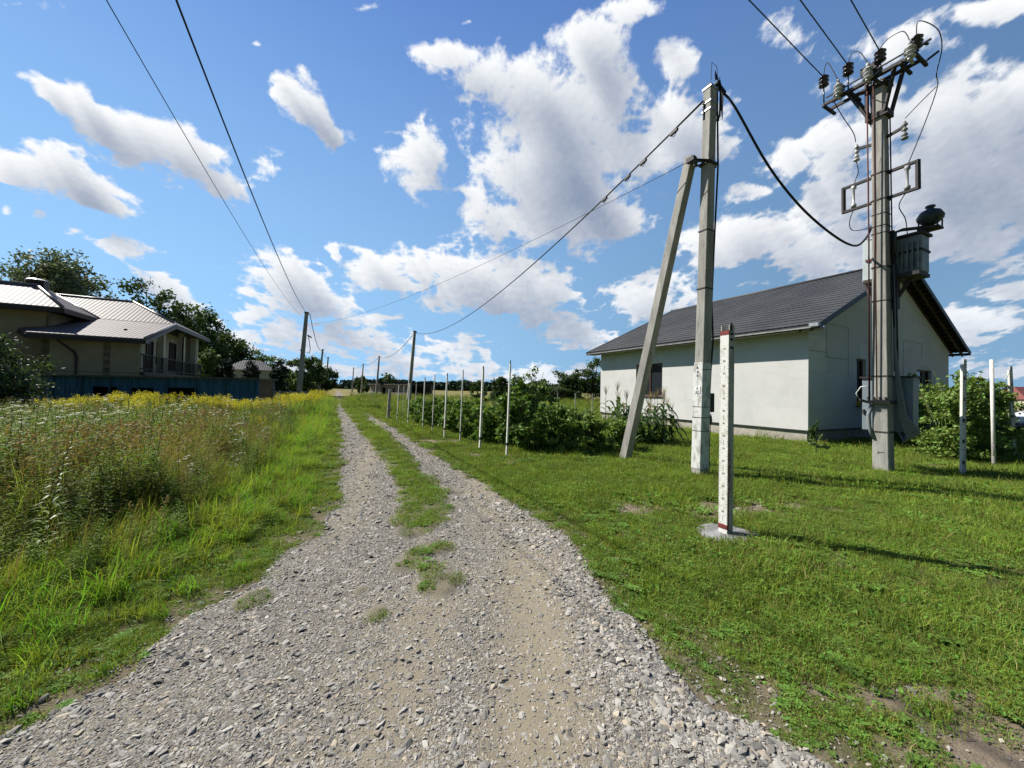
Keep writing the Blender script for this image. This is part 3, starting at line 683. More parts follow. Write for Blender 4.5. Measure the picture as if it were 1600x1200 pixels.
# ------------------------------------------------------------------ near concrete pole with its strut
PB = Vector((3.57, 7.12, 0)); PT = Vector((3.675, 7.09, 7.42)); pd_ = (PT-PB)
def on_pole(z, la=0, lb=0): return PB+pd_*(z/7.42)+AX*la+BX*lb
t1 = thing('concrete_pole', 'grey concrete electricity pole with a leaning strut and a black box on it', 'utility pole', tuple(PB))
def pole_bar(p0, p1, a0, b0, a1, b1, cuts=None): return MB().bar(p0, p1, a0, b0, AX, (a1, b1))
obj('shaft', pole_bar(PB-UP*.3, PT, .19, .25, .16, .18), conc, t1, bevel=.012)
pw_ = MB(); pw_.bar(on_pole(.16, 0, 0), on_pole(2.15), .1955, .2545, AX, (.190, .247)); obj('whitewashed_band', pw_, wpaint, t1, bevel=.012)
st0, st1 = Vector((2.62, 8.75, -.15)), Vector((3.36, 7.16, 6.12))
sd_ = (st1-st0).normalized(); obj('strut', MB().bar(st0, st1, .20, .19, AX, (.17, .16)), conc, t1, bevel=.012)
mb = MB()
for z in (2.02, 1.32, 1.12, .87, 3.55, 4.65): 
    p = on_pole(z); wa, wb = .205-.004*z, .265-.009*z
    mb.box(p, (wb, wa, .012 if z < 3 else .022), FR)
pieces('strap', mb, steel, t1)
mb = MB()
for z in (7.38, 6.95, 7.1): 
    p = on_pole(z); mb.box(p, (.21, .187, .03), FR)
pieces('steel_band', mb, galv, t1)
mb = MB(); c = on_pole(5.93)
mb.box(c, (.25, .22, .05), FR); mb.bar(c-BX*.08-AX*.1, c-BX*.34+AX*.02, .04, .05); mb.bar(c-BX*.14+AX*.12, c-BX*.42+AX*.1, .03, .04); mb.box(c-BX*.42+AX*.05, (.07,.16,.08), FR); mb.bar(c+BX*.1, c+BX*.2-AX*.02, .03, .04)
obj('strut_clamp', mb, steel, t1)
mb = MB(); insulator(mb, c-BX*.38-AX*.02-UP*.16, .04, .11, 2); obj('insulator', mb, porc_d, t1, smooth=True)
bxp = on_pole(1.40, -.02, .20)
obj('meter_box', MB().box(bxp, (.13, .12, .36), FR), black, t1, bevel=.01)
mb = MB()
for dz in (.09, -.12): mb.box(bxp+BX*.085+UP*dz, (.03, .05, .10), FR)
mb.tube([bxp+BX*.07+UP*.15, bxp+BX*.11+UP*.10, bxp+BX*.11+UP*.02, bxp+BX*.08-UP*.02], .006, 6)
pieces('switch_handle', mb, steel, t1)
obj('siren_can', MB().lathe(on_pole(.98, -.04, .165), [(.02,0),(.055,.01),(.06,.10),(.05,.17),(.02,.20)], 14), mat('olive_paint', (.09,.11,.06), rough=.6), t1, smooth=True)
# two number plates on the lit face
for z, s_, dark in ((1.665, 'A', False), (1.60, '27', True)):
    c = on_pole(z, -.0, -.1295); pl = MB().box(c, (.006, .115, .085 if not dark else .055), FR)
    q = obj('number_plate', pl, mat('plate_white', (.75,.75,.72), rough=.5) if not dark else mat('plate_grey', (.55,.56,.55), rough=.5), t1)
    q['origin'] = list(PB); obj('lettering', text_mesh(s_, .075 if not dark else .055, c-BX*.004, -AX, UP), printm, q)
mb = MB()
for z in (2.05, 1.97, 1.90): mb.add(text_mesh('0' if z < 2.0 else 'A', .07, on_pole(z, .01, -.128), -AX, UP, .001).v, text_mesh('0' if z < 2.0 else 'A', .07, on_pole(z, .01, -.128), -AX, UP, .001).f)
pieces('painted_mark', mb, printm, t1)
pts = [on_pole(7.45, -.05, .13), on_pole(7.1, -.06, .14), on_pole(5.9, -.10, .15), on_pole(4.5, -.07, .145), on_pole(3.3, -.05, .14), on_pole(2.6, -.08, .17), on_pole(2.0, -.06, .155), on_pole(1.62, -.04, .17), on_pole(1.50, -.03, .19)]
obj('down_cable', MB().tube(pts, .017, 7), wire_m, t1, smooth=True)
mb = MB(); mb.tube([on_pole(1.2, -.09, .15), on_pole(.9, -.125, .10), on_pole(.6, -.10, .12), on_pole(.05, -.1, .14)], .006, 5); obj('earthing_wire', mb, wire_m, t1)
mb = MB()
for k in range(7):
    a = rng.uniform(-.05, .05); mb.tube([on_pole(7.55+.03*k, -.05, .06), on_pole(7.62-.05*k, -.08, .16+.02*k), on_pole(7.2-.06*k, -.10, .15+.015*k), on_pole(6.9-.02*k, -.08, .17), on_pole(6.75+.05*k, -.05, .11)], .008, 5)
mb.tube([on_pole(7.5, -.05, -.05), on_pole(7.9, -.02, 0), on_pole(7.85, -.04, .12), on_pole(7.5, -.05, .16)], .006, 5)
mb.bar(on_pole(7.52, -.05, .10), on_pole(7.40, -.05, .36), .07, .06)
mb.bar(on_pole(7.1, .05, -.10), on_pole(6.8, .05, -.09), .03, .03)
obj('cable_fittings', mb, black, t1)
obj('pole_cap', MB().box(on_pole(7.44), (.13, .10, .05), FR), steel, t1)

# ------------------------------------------------------------------ transformer pole
QB = Vector((7.68, 7.77, 0)); QT = Vector((7.545, 7.74, 8.15))
def onq(z, la=0, lb=0): return QB+(QT-QB)*(z/8.15)+AX*la+BX*lb
t2 = thing('transformer_pole', 'tall concrete pole carrying a pale transformer, steel crossarms and red rods', 'utility pole', tuple(QB))
obj('shaft', MB().bar(QB-UP*.3, QT, .255, .30, AX, (.20, .20)), conc, t2, bevel=.014)
mb = MB()
for z, h_ in ((.86,.03),(2.0,.03),(3.55,.02),(4.25,.03),(4.95,.015),(5.1,.015),(5.65,.03),(6.2,.03),(5.35,.012)):
    wb, wa = .305-.0123*z, .26-.0067*z; mb.box(onq(z), (wb+.012, wa+.012, h_), FR)
pieces('strap', mb, steel, t2)
mb = MB()       # crossarm frame, runs along AX (far-left to near-right)
zc = 8.15
for off in (-.26, .02):
    mb.bar(onq(zc, .86, off), onq(zc, -.62, off), .06, .05, UP)
    mb.bar(onq(zc+.10, .80, off-.05), onq(zc+.10, -.50, off-.05), .02, .03, UP)
for la in (.86, .40, .0, -.40, -.62): mb.bar(onq(zc-.03, la, -.30), onq(zc-.03, la, .24), .045, .05, UP)
mb.bar(onq(zc-.02, -.30, .0), onq(zc+.16, -.60, -.10), .04, .04)
obj('crossarm_frame', mb, steel, t2)
mb = MB()
for s_ in (-1, 1):
    mb.bar(onq(7.42, .13*1, s_*.14), onq(8.22, .48, s_*.18), .055, .05); mb.bar(onq(7.42, -.12, s_*.14), onq(8.22, -.30, s_*.18), .055, .05)
    mb.bar(onq(7.35, .16, s_*.13), onq(8.2, .16, s_*.13), .05, .05)
for z in (7.38, 7.44, 8.02): mb.box(onq(z), (.30, .34, .05), FR)
obj('crossarm_brace', mb, steel, t2)
LI_ = [(.86, -.26, 8.56), (.42, -.26, 8.50), (-.10, -.26, 8.38), (-.58, -.10, 8.34)]
for la, lb, z in LI_:
    mb = MB(); mb.tube([onq(max(8.15, z-.38), la, lb), onq(z+.02, la, lb)], .014, 6); insulator(mb, onq(z, la, lb), .095, .26, 3); obj('pin_insulator', mb, porc_d, t2, smooth=True)
for la, z in ((.56, 8.12), (.06, 8.10), (-.56, 8.05)):
    mb = MB(); insulator(mb, onq(z, la, -.36), .085, .26, 3); mb.tube([onq(z+.26, la, -.36), onq(z+.34, la, -.36)], .03, 7); mb.bar(onq(z-.02, la, -.22), onq(z-.02, la, -.42), .05, .04); obj('post_insulator', mb, porc_w, t2, smooth=True)
for la, z in ((.60, 8.22), (.04, 8.30)):
    mb = MB(); insulator(mb, onq(z, la, -.14), .075, .24, 3); obj('pin_insulator', mb, porc_d, t2, smooth=True)
mb = MB(); mb.bar(onq(8.25, -.62, -.25), onq(8.31, -.80, -.2), .03, .03); mb.bar(onq(8.12, -.62, .1), onq(8.20, -.82, .12), .03, .03); mb.bar(onq(8.55, -.5, 0), onq(8.5, -.66, .2), .03, .03); mb.box(onq(8.42, .1, -.08), (.30, .26, .14), FR); mb.bar(onq(8.02, .2, -.12), onq(8.02, .33, -.2), .05, .05)
pieces('switch_linkage', mb, steel, t2)
# arrester arms
for la, z, mm in ((-.36, 6.98, porc_w), (.38, 6.95, porc_w)):
    mb = MB().bar(onq(z-.06, la*.2), onq(z, la), .05, .045); obj('arrester_arm', mb, steel, t2)
    mb = MB(); insulator(mb, onq(z-.20, la*1.02, 0), .05, .30, 3); mb.lathe(onq(z-.25, la*1.02, 0), [(.055,0),(.06,.02),(.03,.05)], 12); obj('surge_arrester', mb, mm if la > 0 else mat('grey_porcelain', (.22,.22,.22), rough=.4), t2, smooth=True)
# square fuse frames
for la0, la1 in ((.10, .62), (-.10, -.55)):
    mb = MB(); mb.bar(onq(6.19, la0), onq(6.19, la1), .05, .06, UP); mb.bar(onq(5.66, la0), onq(5.66, la1), .05, .06, UP); mb.bar(onq(5.635, la1), onq(6.215, la1), .06, .05)
    obj('fuse_frame', mb, steel, t2)
    la = la1*.72; mb = MB(); mb.lathe(onq(5.70, la), [(.045,0),(.05,.06),(.022,.09),(.022,.38),(.05,.41),(.045,.47)], 12); obj('fuse', mb, porc_w if la > 0 else mat('dull_fuse', (.30,.30,.30), rough=.5), t2, smooth=True)
# operating rods, red
mb = MB(); mb.tube([onq(8.1, .03, -.20), onq(4.8, .03, -.19), onq(1.50, .03, -.185)], .011, 7); mb.tube([onq(8.25, .14, -.18), onq(4.8, .13, -.19), onq(1.55, .155, -.18)], .013, 7)
pieces('operating_rod', mb, rust, t2, smooth=True)
mb = MB(); mb.tube([onq(7.3, -.14, .05), onq(5, -.15, .05), onq(3, -.16, .08)], .012, 6); mb.tube([onq(6.1, .15, -.12), onq(3.2, .15, -.15), onq(1.5, .15, -.16)], .010, 6); pieces('down_conductor', mb, wire_m, t2, smooth=True)
mb = MB(); mb.box(onq(1.47, 0, -.02), (.38, .34, .07), FR); mb.bar(onq(1.44, .10, -.22), onq(1.50, .26, -.25), .05, .05)
for k in range(4): mb.bar(onq(1.50, -.12+.09*k, -.19), onq(1.57, -.10+.09*k, -.19), .03, .03)
obj('switch_drive', mb, steel, t2)
mb = MB(); c = onq(1.55, .20, -.20); mb.tube([onq(1.48,.1,-.19), onq(1.50,.30,-.20), onq(1.64,.36,-.20), onq(1.78,.28,-.20), onq(1.80,.15,-.17)], .011, 7); obj('white_cable_loop', mb, mat('white_plastic', (.6,.6,.58), rough=.5), t2, smooth=True)
obj('conduit', MB().tube([onq(1.42, .12, -.16), onq(1.2, .17, -.17), onq(.95, .165, -.16), onq(.72, .10, -.15)], .035, 8), greycond, t2, smooth=True)
# transformer behind the pole
TC = onq(4.62, .10, .34)+AX*0
tk = obj('transformer_tank', MB().box(onq(4.49, -.22, .52), (.40, .56, .74), FR), tank_m, t2, bevel=.02)
tk['origin'] = list(QB)
mb = MB()
for k in range(7): mb.box(onq(4.45, -.46+.075*k, .285), (.07, .016, .54), FR)
pieces('cooling_fin', mb, tank_m, tk)
obj('tank_lid', MB().box(onq(4.885, -.22, .52), (.48, .64, .05), FR), steel, tk)
obj('tank_band', MB().box(onq(4.55, -.22, .52), (.43, .59, .045), FR), steel, tk)
mb = MB(); mb.box(onq(4.06, -.08, .42), (.56, .86, .07), FR); mb.bar(onq(3.3, -.02, .15), onq(4.08, -.34, .42), .06, .06); mb.bar(onq(3.3, .10, .15), onq(4.08, .40, .42), .06, .06); mb.box(onq(3.72, -.1, .22), (.12, .18, .66), FR)
obj('transformer_bracket', mb, steel, t2)
dc = onq(5.14, -.56, .56)
mb = MB().lathe(dc, [(.05,-.10),(.12,-.06),(.19,.02),(.20,.08),(.15,.18),(.06,.23),(.045,.26),(.075,.27),(.07,.30),(.02,.31)], 20); obj('expansion_dome', mb, dome_m, t2, smooth=True)
mb = MB().box(dc-UP*.17, (.30,.30,.03), FR)
for i in (-1, 1):
    for j in (-1, 1): mb.bar(dc-UP*.17+AX*.13*i+BX*.13*j, dc+UP*.02+AX*.13*i+BX*.13*j, .018)
obj('dome_stand', mb, steel, t2)
obj('lead_pipe', MB().tube([onq(4.5,-.17,.10), onq(4.95,-.17,.12), onq(5.02,-.24,.30), onq(5.02,-.42,.45), dc-UP*.10], .035, 8), dome_m, t2, smooth=True)
ls_ = obj('low_voltage_box', MB().box(onq(4.52, .14, .28), (.26, .44, .92), FR), cabm, t2, bevel=.01)
ls_['origin'] = list(QB); obj('latch', MB().box(onq(4.50, .24, .14), (.04, .12, .05), FR), rust, ls_)
# ground cabinet behind the pole and its draped cables
cab = obj('electric_cabinet', MB().box(onq(1.42, .03, .40), (.28, .80, 1.12), FR), mat('cabinet_grey_blue', (.20,.235,.26), rough=.5, col2=(.16,.19,.21), scale=3), t2, bevel=.008, label='pale grey steel cabinet mounted low behind the pole'); cab['origin'] = list(QB)
obj('cabinet_roof', MB().box(onq(1.995, .03, .40), (.34, .86, .03), FR), steel, cab)
obj('cabinet_latch', MB().box(onq(1.25, .40, .24), (.03, .03, .10), FR), steel, cab)
mb = MB()
for k in range(6):
    e_ = -.30-.10*k; mb.tube([onq(4.3-.1*k, -.15, .08+.02*k), onq(2.6, -.16, .10), onq(1.85, -.17-.01*k, .13), onq(1.2, -.20-.02*k, .14), onq(.98, -.25-.03*k, .17+.02*k), onq(.78+.02*k, -.30-.03*k, .20+.02*k), onq(.66+.02*k, -.24-.02*k, .24+.02*k), onq(.85, -.16, .26+.02*k)], .02, 7)
pieces('hanging_cable', mb, greycond, t2, smooth=True)
mb = MB().tube([onq(5.0,-.13,.12), onq(4.2, -.15,.14), onq(3, -.155,.15), onq(2.1, -.16,.16)], .04, 8); obj('thick_cable', mb, black, t2, smooth=True)
q_ = MB(); q_.v = []; 
obj('warning_mark', MB().add(text_mesh('_', .18, onq(.52, -.01, -.153), -AX, UP).v, text_mesh('_', .18, onq(.52, -.01, -.153), -AX, UP).f).add(text_mesh('7', .05, onq(.42, .03, -.153), -AX, UP).v, text_mesh('7', .05, onq(.42, .03, -.153), -AX, UP).f), printm, t2)

# thin jumpers on the transformer pole
jl = [('looping up from the crossarm end', [onq(8.62,-.58,-.1), onq(8.85,-.60,-.1), onq(8.75,-.72,-.05), onq(8.5,-.85,.0), onq(8.2,-.86,.1), onq(7.75,-.80,.05), onq(7.45,-.82,0), onq(6.9,-.66,0), onq(6.22,-.42,0)]),
      ('from the right fuse down to the transformer', [onq(5.68,-.40,0), onq(5.45,-.26,.05), onq(5.2,-.30,.22), onq(4.92,-.26,.45)]),
      ('from the left surge arrester down to the fuse', [onq(6.72,.40), onq(6.45,.36), onq(6.25,.42), onq(6.1,.44)]),
      ('from the left fuse looping under to the shaft', [onq(5.68,.44), onq(5.4,.52), onq(5.2,.46), onq(5.15,.2), onq(5.12,.12,-.1)]),
      ('short side lead to the right surge arrester', [onq(7.47,-.81,0), onq(7.32,-.6,0), onq(7.14,-.38,0)]),
      ('hanging from the left crossarm end to the arrester', [onq(8.2,.72,-.2), onq(7.8,.60,-.1), onq(7.35,.44,0), onq(7.12,.40,0)])]
jl += [('arched between the two middle insulators', [onq(8.78,.42,-.26), onq(8.98,.36,-.2), onq(8.80,.20,-.3), onq(8.45,.06,-.36)]),
       ('arched onto the white post insulator at right', [onq(8.66,-.10,-.26), onq(8.80,-.2,-.2), onq(8.70,-.45,-.3), onq(8.40,-.56,-.36)]),
       ('peaked above the leftmost insulators', [onq(8.84,.86,-.26), onq(9.05,.78,-.28), onq(8.46,.56,-.36)])]
def smooth_path(pts, n=6):
    out_ = []; P4 = [pts[0]]+list(pts)+[pts[-1]]
    for i in range(1, len(P4)-2):
        for k in range(n):
            t_ = k/n; a, b_, c_, d_ = P4[i-1], P4[i], P4[i+1], P4[i+2]
            out_.append(.5*((2*b_)+(c_-a)*t_+(2*a-5*b_+4*c_-d_)*t_*t_+(3*b_-a-3*c_+d_)*t_**3))
    return out_+[pts[-1]]
for lab, pts in jl: wire('jumper_wire', 'thin black jumper wire '+lab, smooth_path(pts), .0085, 'jumper wires on the transformer pole', cat='wire')

# ------------------------------------------------------------------ other line poles
def far_pole(x, y, z, lean, label, grp, w0=.28, extras=False):
    b_ = Vector((x, y, 0)); tp_ = Vector((x, y, z))+BX*lean
    t_ = thing('concrete_pole', label, 'utility pole', (x, y, 0), grp)
    obj('shaft', MB().bar(b_-UP*.3, tp_, w0, w0*1.15, AX, (w0*.72, w0*.72)), conc, t_)
    mb = MB(); mb.bar(tp_-UP*.15-BX*.02, tp_-UP*.15+BX*.28, .06, .06); mb.box(tp_-UP*.05, (w0*.9, w0*.9, .10), FR)
    obj('cable_hook', mb, steel, t_)
    if extras:
        mb = MB().bar(tp_-UP*1.9+BX*.1, tp_-UP*2.1+BX*.42, .10, .10); mb.bar(tp_-UP*3.1-BX*.1, tp_-UP*3.2-BX*.4, .08, .10); pieces('lamp_bracket', mb, black, t_)
        mb = MB().tube([tp_-UP*1.9+BX*.15, tp_-UP*2.7+BX*.30, tp_-UP*3.1+BX*.34, tp_-UP*3.4+BX*.28, tp_-UP*3.35+BX*.12], .03, 6); obj('cable_coil', mb, wire_m, t_)
    return tp_
LPN = ['nearest and tallest pole left of the track, carrying a lamp', 'second pole left of the track, slimmer, in front of dark trees', 'third pole left of the track, close behind the second']
LPP = [(-17.6, 31, 7.75, .45, True), (-31.3, 61, 7.7, .4, False), (-38.2, 77, 7.7, .4, False)]
lt = [far_pole(x, y, z, ln_, 'concrete pole, '+LPN[i], 'line poles left of the track', .36 if i == 0 else .34, ex) for i, (x, y, z, ln_, ex) in enumerate(LPP)]
RPN = ['nearest pole right of the track, tallest of its row', 'second pole right of the track, before the grey ruin', 'third pole right of the track, beside a dark bush', 'farthest small pole right of the track, by the bushes']
RPP = [(-10.9, 39.7, 7.7, .5), (-25.6, 71, 7.6, .4), (-37.6, 94, 7.6, .3), (-48, 113, 7.6, .3)]
rt = [far_pole(x, y, z, ln_, 'concrete pole, '+RPN[i], 'line poles right of the track', .34) for i, (x, y, z, ln_) in enumerate(RPP)]
ptop = on_pole(7.15, .05, -.12)
wire('power_cable', 'thick twisted black cable sagging from the near pole to the first right pole', catenary(ptop, rt[0]-UP*.15, 1.55, 40), .019, 'cables between the poles')
mb = MB()
for k, f in enumerate((.02, .045, .06, .085)):
    p = Vector(ptop).lerp(rt[0]-UP*.15, f)-UP*1.55*4*f*(1-f); mb.bar(p-AX*.09-UP*.02, p+AX*.09-UP*.05, .06, .05); mb.tube([p+AX*.09-UP*.03, p-UP*.14, p-AX*.12-UP*.02], .008, 5)
cl_ = thing('cable_clamps', 'small black clamps and tails on the cable near the strutted pole', 'cable clamp', tuple(ptop)); pieces('clamp', mb, black, cl_)
wire('power_cable', 'thin wire running from the strut clamp to the nearest left pole', catenary(on_pole(5.93, .05, -.40), lt[0]-UP*1.0, .75, 40), .006, 'cables between the poles')
wire('power_cable', 'thick black cable drooping from the strutted pole top to the transformer', smooth_path([on_pole(7.40,-.05,.36), atY(1150,170,7.15), atY(1200,258,7.3), atY(1250,322,7.5), atY(1300,366,7.75), atY(1335,384,7.95), onq(4.98,.26,.06), onq(5.2,.16,.05)]), .022, 'cables between the poles')
for i in range(3):
    wire('power_cable', 'black cable between the %s pole right of the track' % ('first and second', 'second and third', 'third and farthest')[i], catenary(rt[i]-UP*.15, rt[i+1]-UP*.15, (1.1,.6,.4)[i], 16), .03, 'cables between the poles')
wire('power_cable', 'black cable between the first and second pole left of the track', catenary(lt[0]-UP*.2+BX*.25, lt[1]-UP*.1, 1.1, 20), .028, 'cables between the poles')
wire('power_cable', 'black cable between the second and third pole left of the track', catenary(lt[1]-UP*.1, lt[2]-UP*.1, .5, 12), .03, 'cables between the poles')
def over(p0, px, py, y):     # a point on the line of sight at depth y, where the span leaves the picture
    return atY(px, py, y)
e1 = over(None, 276, 0, 4.9); e2 = over(None, 167, 0, 4.3)
def span(name, lab, p0, p1, sag, r, grp):
    p0, p1 = Vector(p0), Vector(p1); ext = p1+(p1-p0)*.35+UP*.9
    pts = [p0.lerp(ext, i/48) for i in range(49)]; k0 = min(range(49), key=lambda i: (pts[i].xy-p1.xy).length); 
    f = k0/48; dz = p1.z-pts[k0].z; pts = [p+UP*dz*((i/48)*(1-i/48))/(f*(1-f)) for i, p in enumerate(pts)]
    return wire(name, lab, pts, r, grp)
span('power_cable', 'thick black cable overhead at left, running to the nearest left pole', lt[0]-UP*.08, e1, 0, .014, 'overhead cables at left')
span('power_cable', 'thin wire overhead at far left, running to the nearest left pole', lt[0]-UP*.55-BX*.15, e2, 0, .006, 'overhead cables at left')
for (la, lb, z), (px, py), lab in zip(LI_[:3], ((1171, 0), (1251, 0), (1330, 0)), ('leftmost', 'middle', 'rightmost')):
    p0 = onq(z+.22, la, lb); x, y, zz_ = ray(px, py); t_ = (p0.z-.06-EYE)/zz_; p1 = Vector((x*t_, y*t_, p0.z-.06)); d_ = (p1-p0)
    wire('overhead_conductor', lab+' of the three bare conductors coming in overhead to the crossarm', [p0+d_*k*.5-UP*.004*k for k in range(24)], .010, 'bare conductors over the transformer pole', alu)

# ------------------------------------------------------------------ measuring post
t3 = thing('measuring_post', 'white steel post with a printed scale and dark red bands, set in a concrete disc', 'post', tuple(POST))
PX_ = BX.lerp(-AX, 0.0).normalized()
obj('scale_face', MB().box(POST+UP*1.13-BX*.035, (.012, .098, 2.26), FR), wpost, t3)
obj('channel', MB().box(POST+UP*1.15+BX*.012-AX*.045, (.082, .008, 2.34), FR).box(POST+UP*1.15+BX*.012+AX*.045, (.082, .008, 2.34), FR).box(POST+UP*1.15+BX*.057-AX*.02, (.008, .058, 2.34), FR), mat('channel_paint', (.42,.41,.36), rough=.7, col2=(.30,.29,.25), scale=9, lo=.45, hi=.6, col3=(.03,.03,.03), stretch=(1,1,.5)), t3)
mb = MB()
for z, h_ in ((2.235, .05), (.115, .05)): mb.box(POST+UP*z-BX*.0352, (.0145, .1005, h_), FR)
pieces('red_band', mb, redp, t3)
mb = MB(); mb.box(POST+UP*.55-AX*.0495-BX*.02, (.014, .004, .95), FR); mb.box(POST+UP*.75-AX*.0495+BX*.005, (.010, .004, .42), FR); obj('rust_streak', mb, redp, t3)
mb = MB()
for _ in range(46):
    z = rng.choice([rng.uniform(.45,.62), rng.uniform(.70,.98)]); mb.box(POST+UP*z-AX*.0515+BX*rng.uniform(-.028,.012), (rng.uniform(.006,.02), .003, rng.uniform(.01,.05)), FR)
obj('torn_sticker', mb, mat('sticker_scraps', (.55,.50,.47), rough=.7, col2=(.32,.08,.07), scale=40), t3)
mb = MB(); mb.tube([POST+UP*2.25-AX*.05+BX*.0, POST+UP*2.34-AX*.05+BX*.0], .012, 8); mb.box(POST+UP*2.07-AX*.052+BX*.01, (.06, .004, .025), FR); mb.tube([POST+UP*2.22-AX*.05+BX*.0, POST+UP*2.22-AX*.07], .014, 7); mb.tube([POST+UP*2.16-AX*.05+BX*.0, POST+UP*2.16-AX*.068], .014, 7)
pieces('bolt', mb, steel, t3)
mb = MB(); c0 = POST-BX*.0418; nums = ['50','00','50','00','50','00','50','00','50','00','50','00','50','00']
for k, s_ in enumerate(nums):
    z = 2.06-.137*k; q = text_mesh(s_, .030, c0+UP*z, -AX, UP, .0008); mb.add(q.v, q.f)
    for j in range(1, 5):
        for sd2 in (-1, 1): mb.box(c0+UP*(z-.0274*j)+AX*.042*sd2, (.0015, .008 if j != 3 else .013, .003), FR)
    if k % 2: mb.box(c0+UP*(z-.075), (.0015, .0025, .06), FR)
obj('scale_markings', mb, mat('faded_print', (.16,.15,.13), rough=.8), t3)
mb = MB(); n_ = 28; ring = []
prof = [(.34,-.05),(.335,.022),(.30,.038),(.12,.045),(.01,.046)]
mb.lathe(POST+Vector((.04,-.01,0)), prof, 28)
mb.v = [(x+(fbm(x, y, .12, 7)-.5)*.06, y+(fbm(y, x, .12, 9)-.5)*.05, z+(fbm(x, y, .05, 3)-.5)*.012) for x, y, z in mb.v]
mb.v = [(float(a), float(b_), float(c_)) for a, b_, c_ in mb.v]
obj('concrete_footing', mb, mat('footing_concrete', (.27,.27,.265), rough=.95, col2=(.15,.145,.135), scale=7, lo=.40, hi=.60, bump=.6, bscale=45), t3, smooth=True)

# ------------------------------------------------------------------ white house on the right
def hp(l, q, z): return HO+AX*l+BX*q+UP*z
HE, HR_, OV, OG = 3.73, 6.819, .576, .541
slope = (HR_-HE)/(HW/2+OV); ZW = HE+OV*slope-.16
th = thing('white_house', 'unfinished single storey white house with dark grey metal tile roof', 'house', tuple(HO))
def panel_mat(name, c1, c2, along, mort):
    m = bpy.data.materials.new(name); m.use_nodes = True; t = NT(m.node_tree); bs = t.n['Principled BSDF']
    ps = t.new('ShaderNodeNewGeometry').outputs['Position']; u = t.vm('DOT_PRODUCT', ps, tuple(along)); s3 = t.new('ShaderNodeSeparateXYZ'); t.l.new(ps, s3.inputs[0])
    cv = t.new('ShaderNodeCombineXYZ'); t.l.new(u, cv.inputs[0]); t.l.new(s3.outputs[2], cv.inputs[1])
    br = t.new('ShaderNodeTexBrick'); t.l.new(cv.outputs[0], br.inputs['Vector']); br.inputs['Scale'].default_value = 1; br.inputs['Brick Width'].default_value = 2.3; br.inputs['Row Height'].default_value = 1.18
    br.inputs['Mortar Size'].default_value = .006; br.inputs['Mortar Smooth'].default_value = .4; br.inputs['Color1'].default_value = (*c1, 1); br.inputs['Color2'].default_value = (*c2, 1); br.inputs['Mortar'].default_value = (c1[0]*mort, c1[1]*mort, c1[2]*mort, 1); br.inputs['Bias'].default_value = -.1
    cc = t.mix(t.math('MULTIPLY', t.ramp(t.noise(ps, .9, 8, .72), .42, .70), .42), br.outputs[0], (c1[0]*.72, c1[1]*.73, c1[2]*.72))
    mp = t.new('ShaderNodeMapping'); mp.inputs['Scale'].default_value = (1,1,6); t.l.new(ps, mp.inputs[0])
    cc = t.mix(t.math('MULTIPLY', t.ramp(t.noise(mp.outputs[0], 1.6, 5, .6), .45, .8), .22), cc, (c1[0]*.80, c1[1]*.79, c1[2]*.74))
    t.l.new(cc, bs.inputs['Base Color']); bs.inputs['Roughness'].default_value = .9; bs.inputs['Specular IOR Level'].default_value = .15
    b_ = t.new('ShaderNodeBump'); b_.inputs['Strength'].default_value = .25; b_.inputs['Distance'].default_value = .01; t.l.new(t.math('ADD', t.noise(mp.outputs[0], 12., 5, .6), t.math('MULTIPLY', br.outputs['Fac'], -1.5*(1-mort)*2)), b_.inputs['Height']); t.l.new(b_.outputs[0], bs.inputs['Normal'])
    return m
wallS = panel_mat('plastered_board_side', (.58,.572,.55), (.535,.53,.508), AX, .90); wallG = panel_mat('plastered_board_gable', (.60,.61,.595), (.50,.515,.505), BX, .62)
PL = .48
def wall_holes(mb, l0, l1, z0, z1, holes, P0, T, N, th_=.25):
    """wall along T from P0; holes (a,b,za,zb)"""
    xs_ = sorted({l0, l1, *[h[0] for h in holes], *[h[1] for h in holes]}); zs_ = sorted({z0, z1, *[h[2] for h in holes], *[h[3] for h in holes]})
    for a, b_ in zip(xs_, xs_[1:]):
        for za, zb in zip(zs_, zs_[1:]):
            if any(h[0] <= a and b_ <= h[1] and h[2] <= za and zb <= h[3] for h in holes): continue
            c = P0+T*(a+b_)/2+UP*(za+zb)/2-N*th_/2; mb.box(c, (b_-a, th_, zb-za), (T, N, UP))
def hit_plane(px, py, P0, N):
    x, y, z = ray(px, py); o = Vector((0,0,EYE)); d_ = Vector((x, y, z)); t_ = (P0-o).dot(N)/d_.dot(N); return o+d_*t_
def lz(px, py, gable):
    p = hit_plane(px, py, HO, AX if gable else BX)-HO; return (p.dot(BX) if gable else p.dot(AX)), p.z
wl = [lz(1035, 567, 0), lz(1034, 619, 0), lz(994, 570, 0)]
side_win = (wl[0][0], wl[2][0], wl[1][1], wl[0][1])
g1 = (lz(1338, 560, 1)[0], lz(1338, 560, 1)[0]+.75, lz(1338, 634, 1)[1], lz(1338, 560, 1)[1])
g2 = (lz(1433, 577, 1)[0], lz(1455.5, 577, 1)[0], lz(1433, 577, 1)[1]-1.25, lz(1433, 577, 1)[1])
print('windows', side_win, g1, g2)
mb = MB(); wall_holes(mb, 0, HL, PL, ZW, [side_win], HO, AX, -BX); mb2 = MB(); wall_holes(mb2, .25, HL, PL, ZW, [], HO+BX*HW, AX, BX)
obj('side_wall', mb, wallS, th); obj('rear_wall', mb2, wallS, th)
mb = MB(); wall_holes(mb, .25, HW-.25, PL, ZW, [g1, g2], HO, BX, -AX)
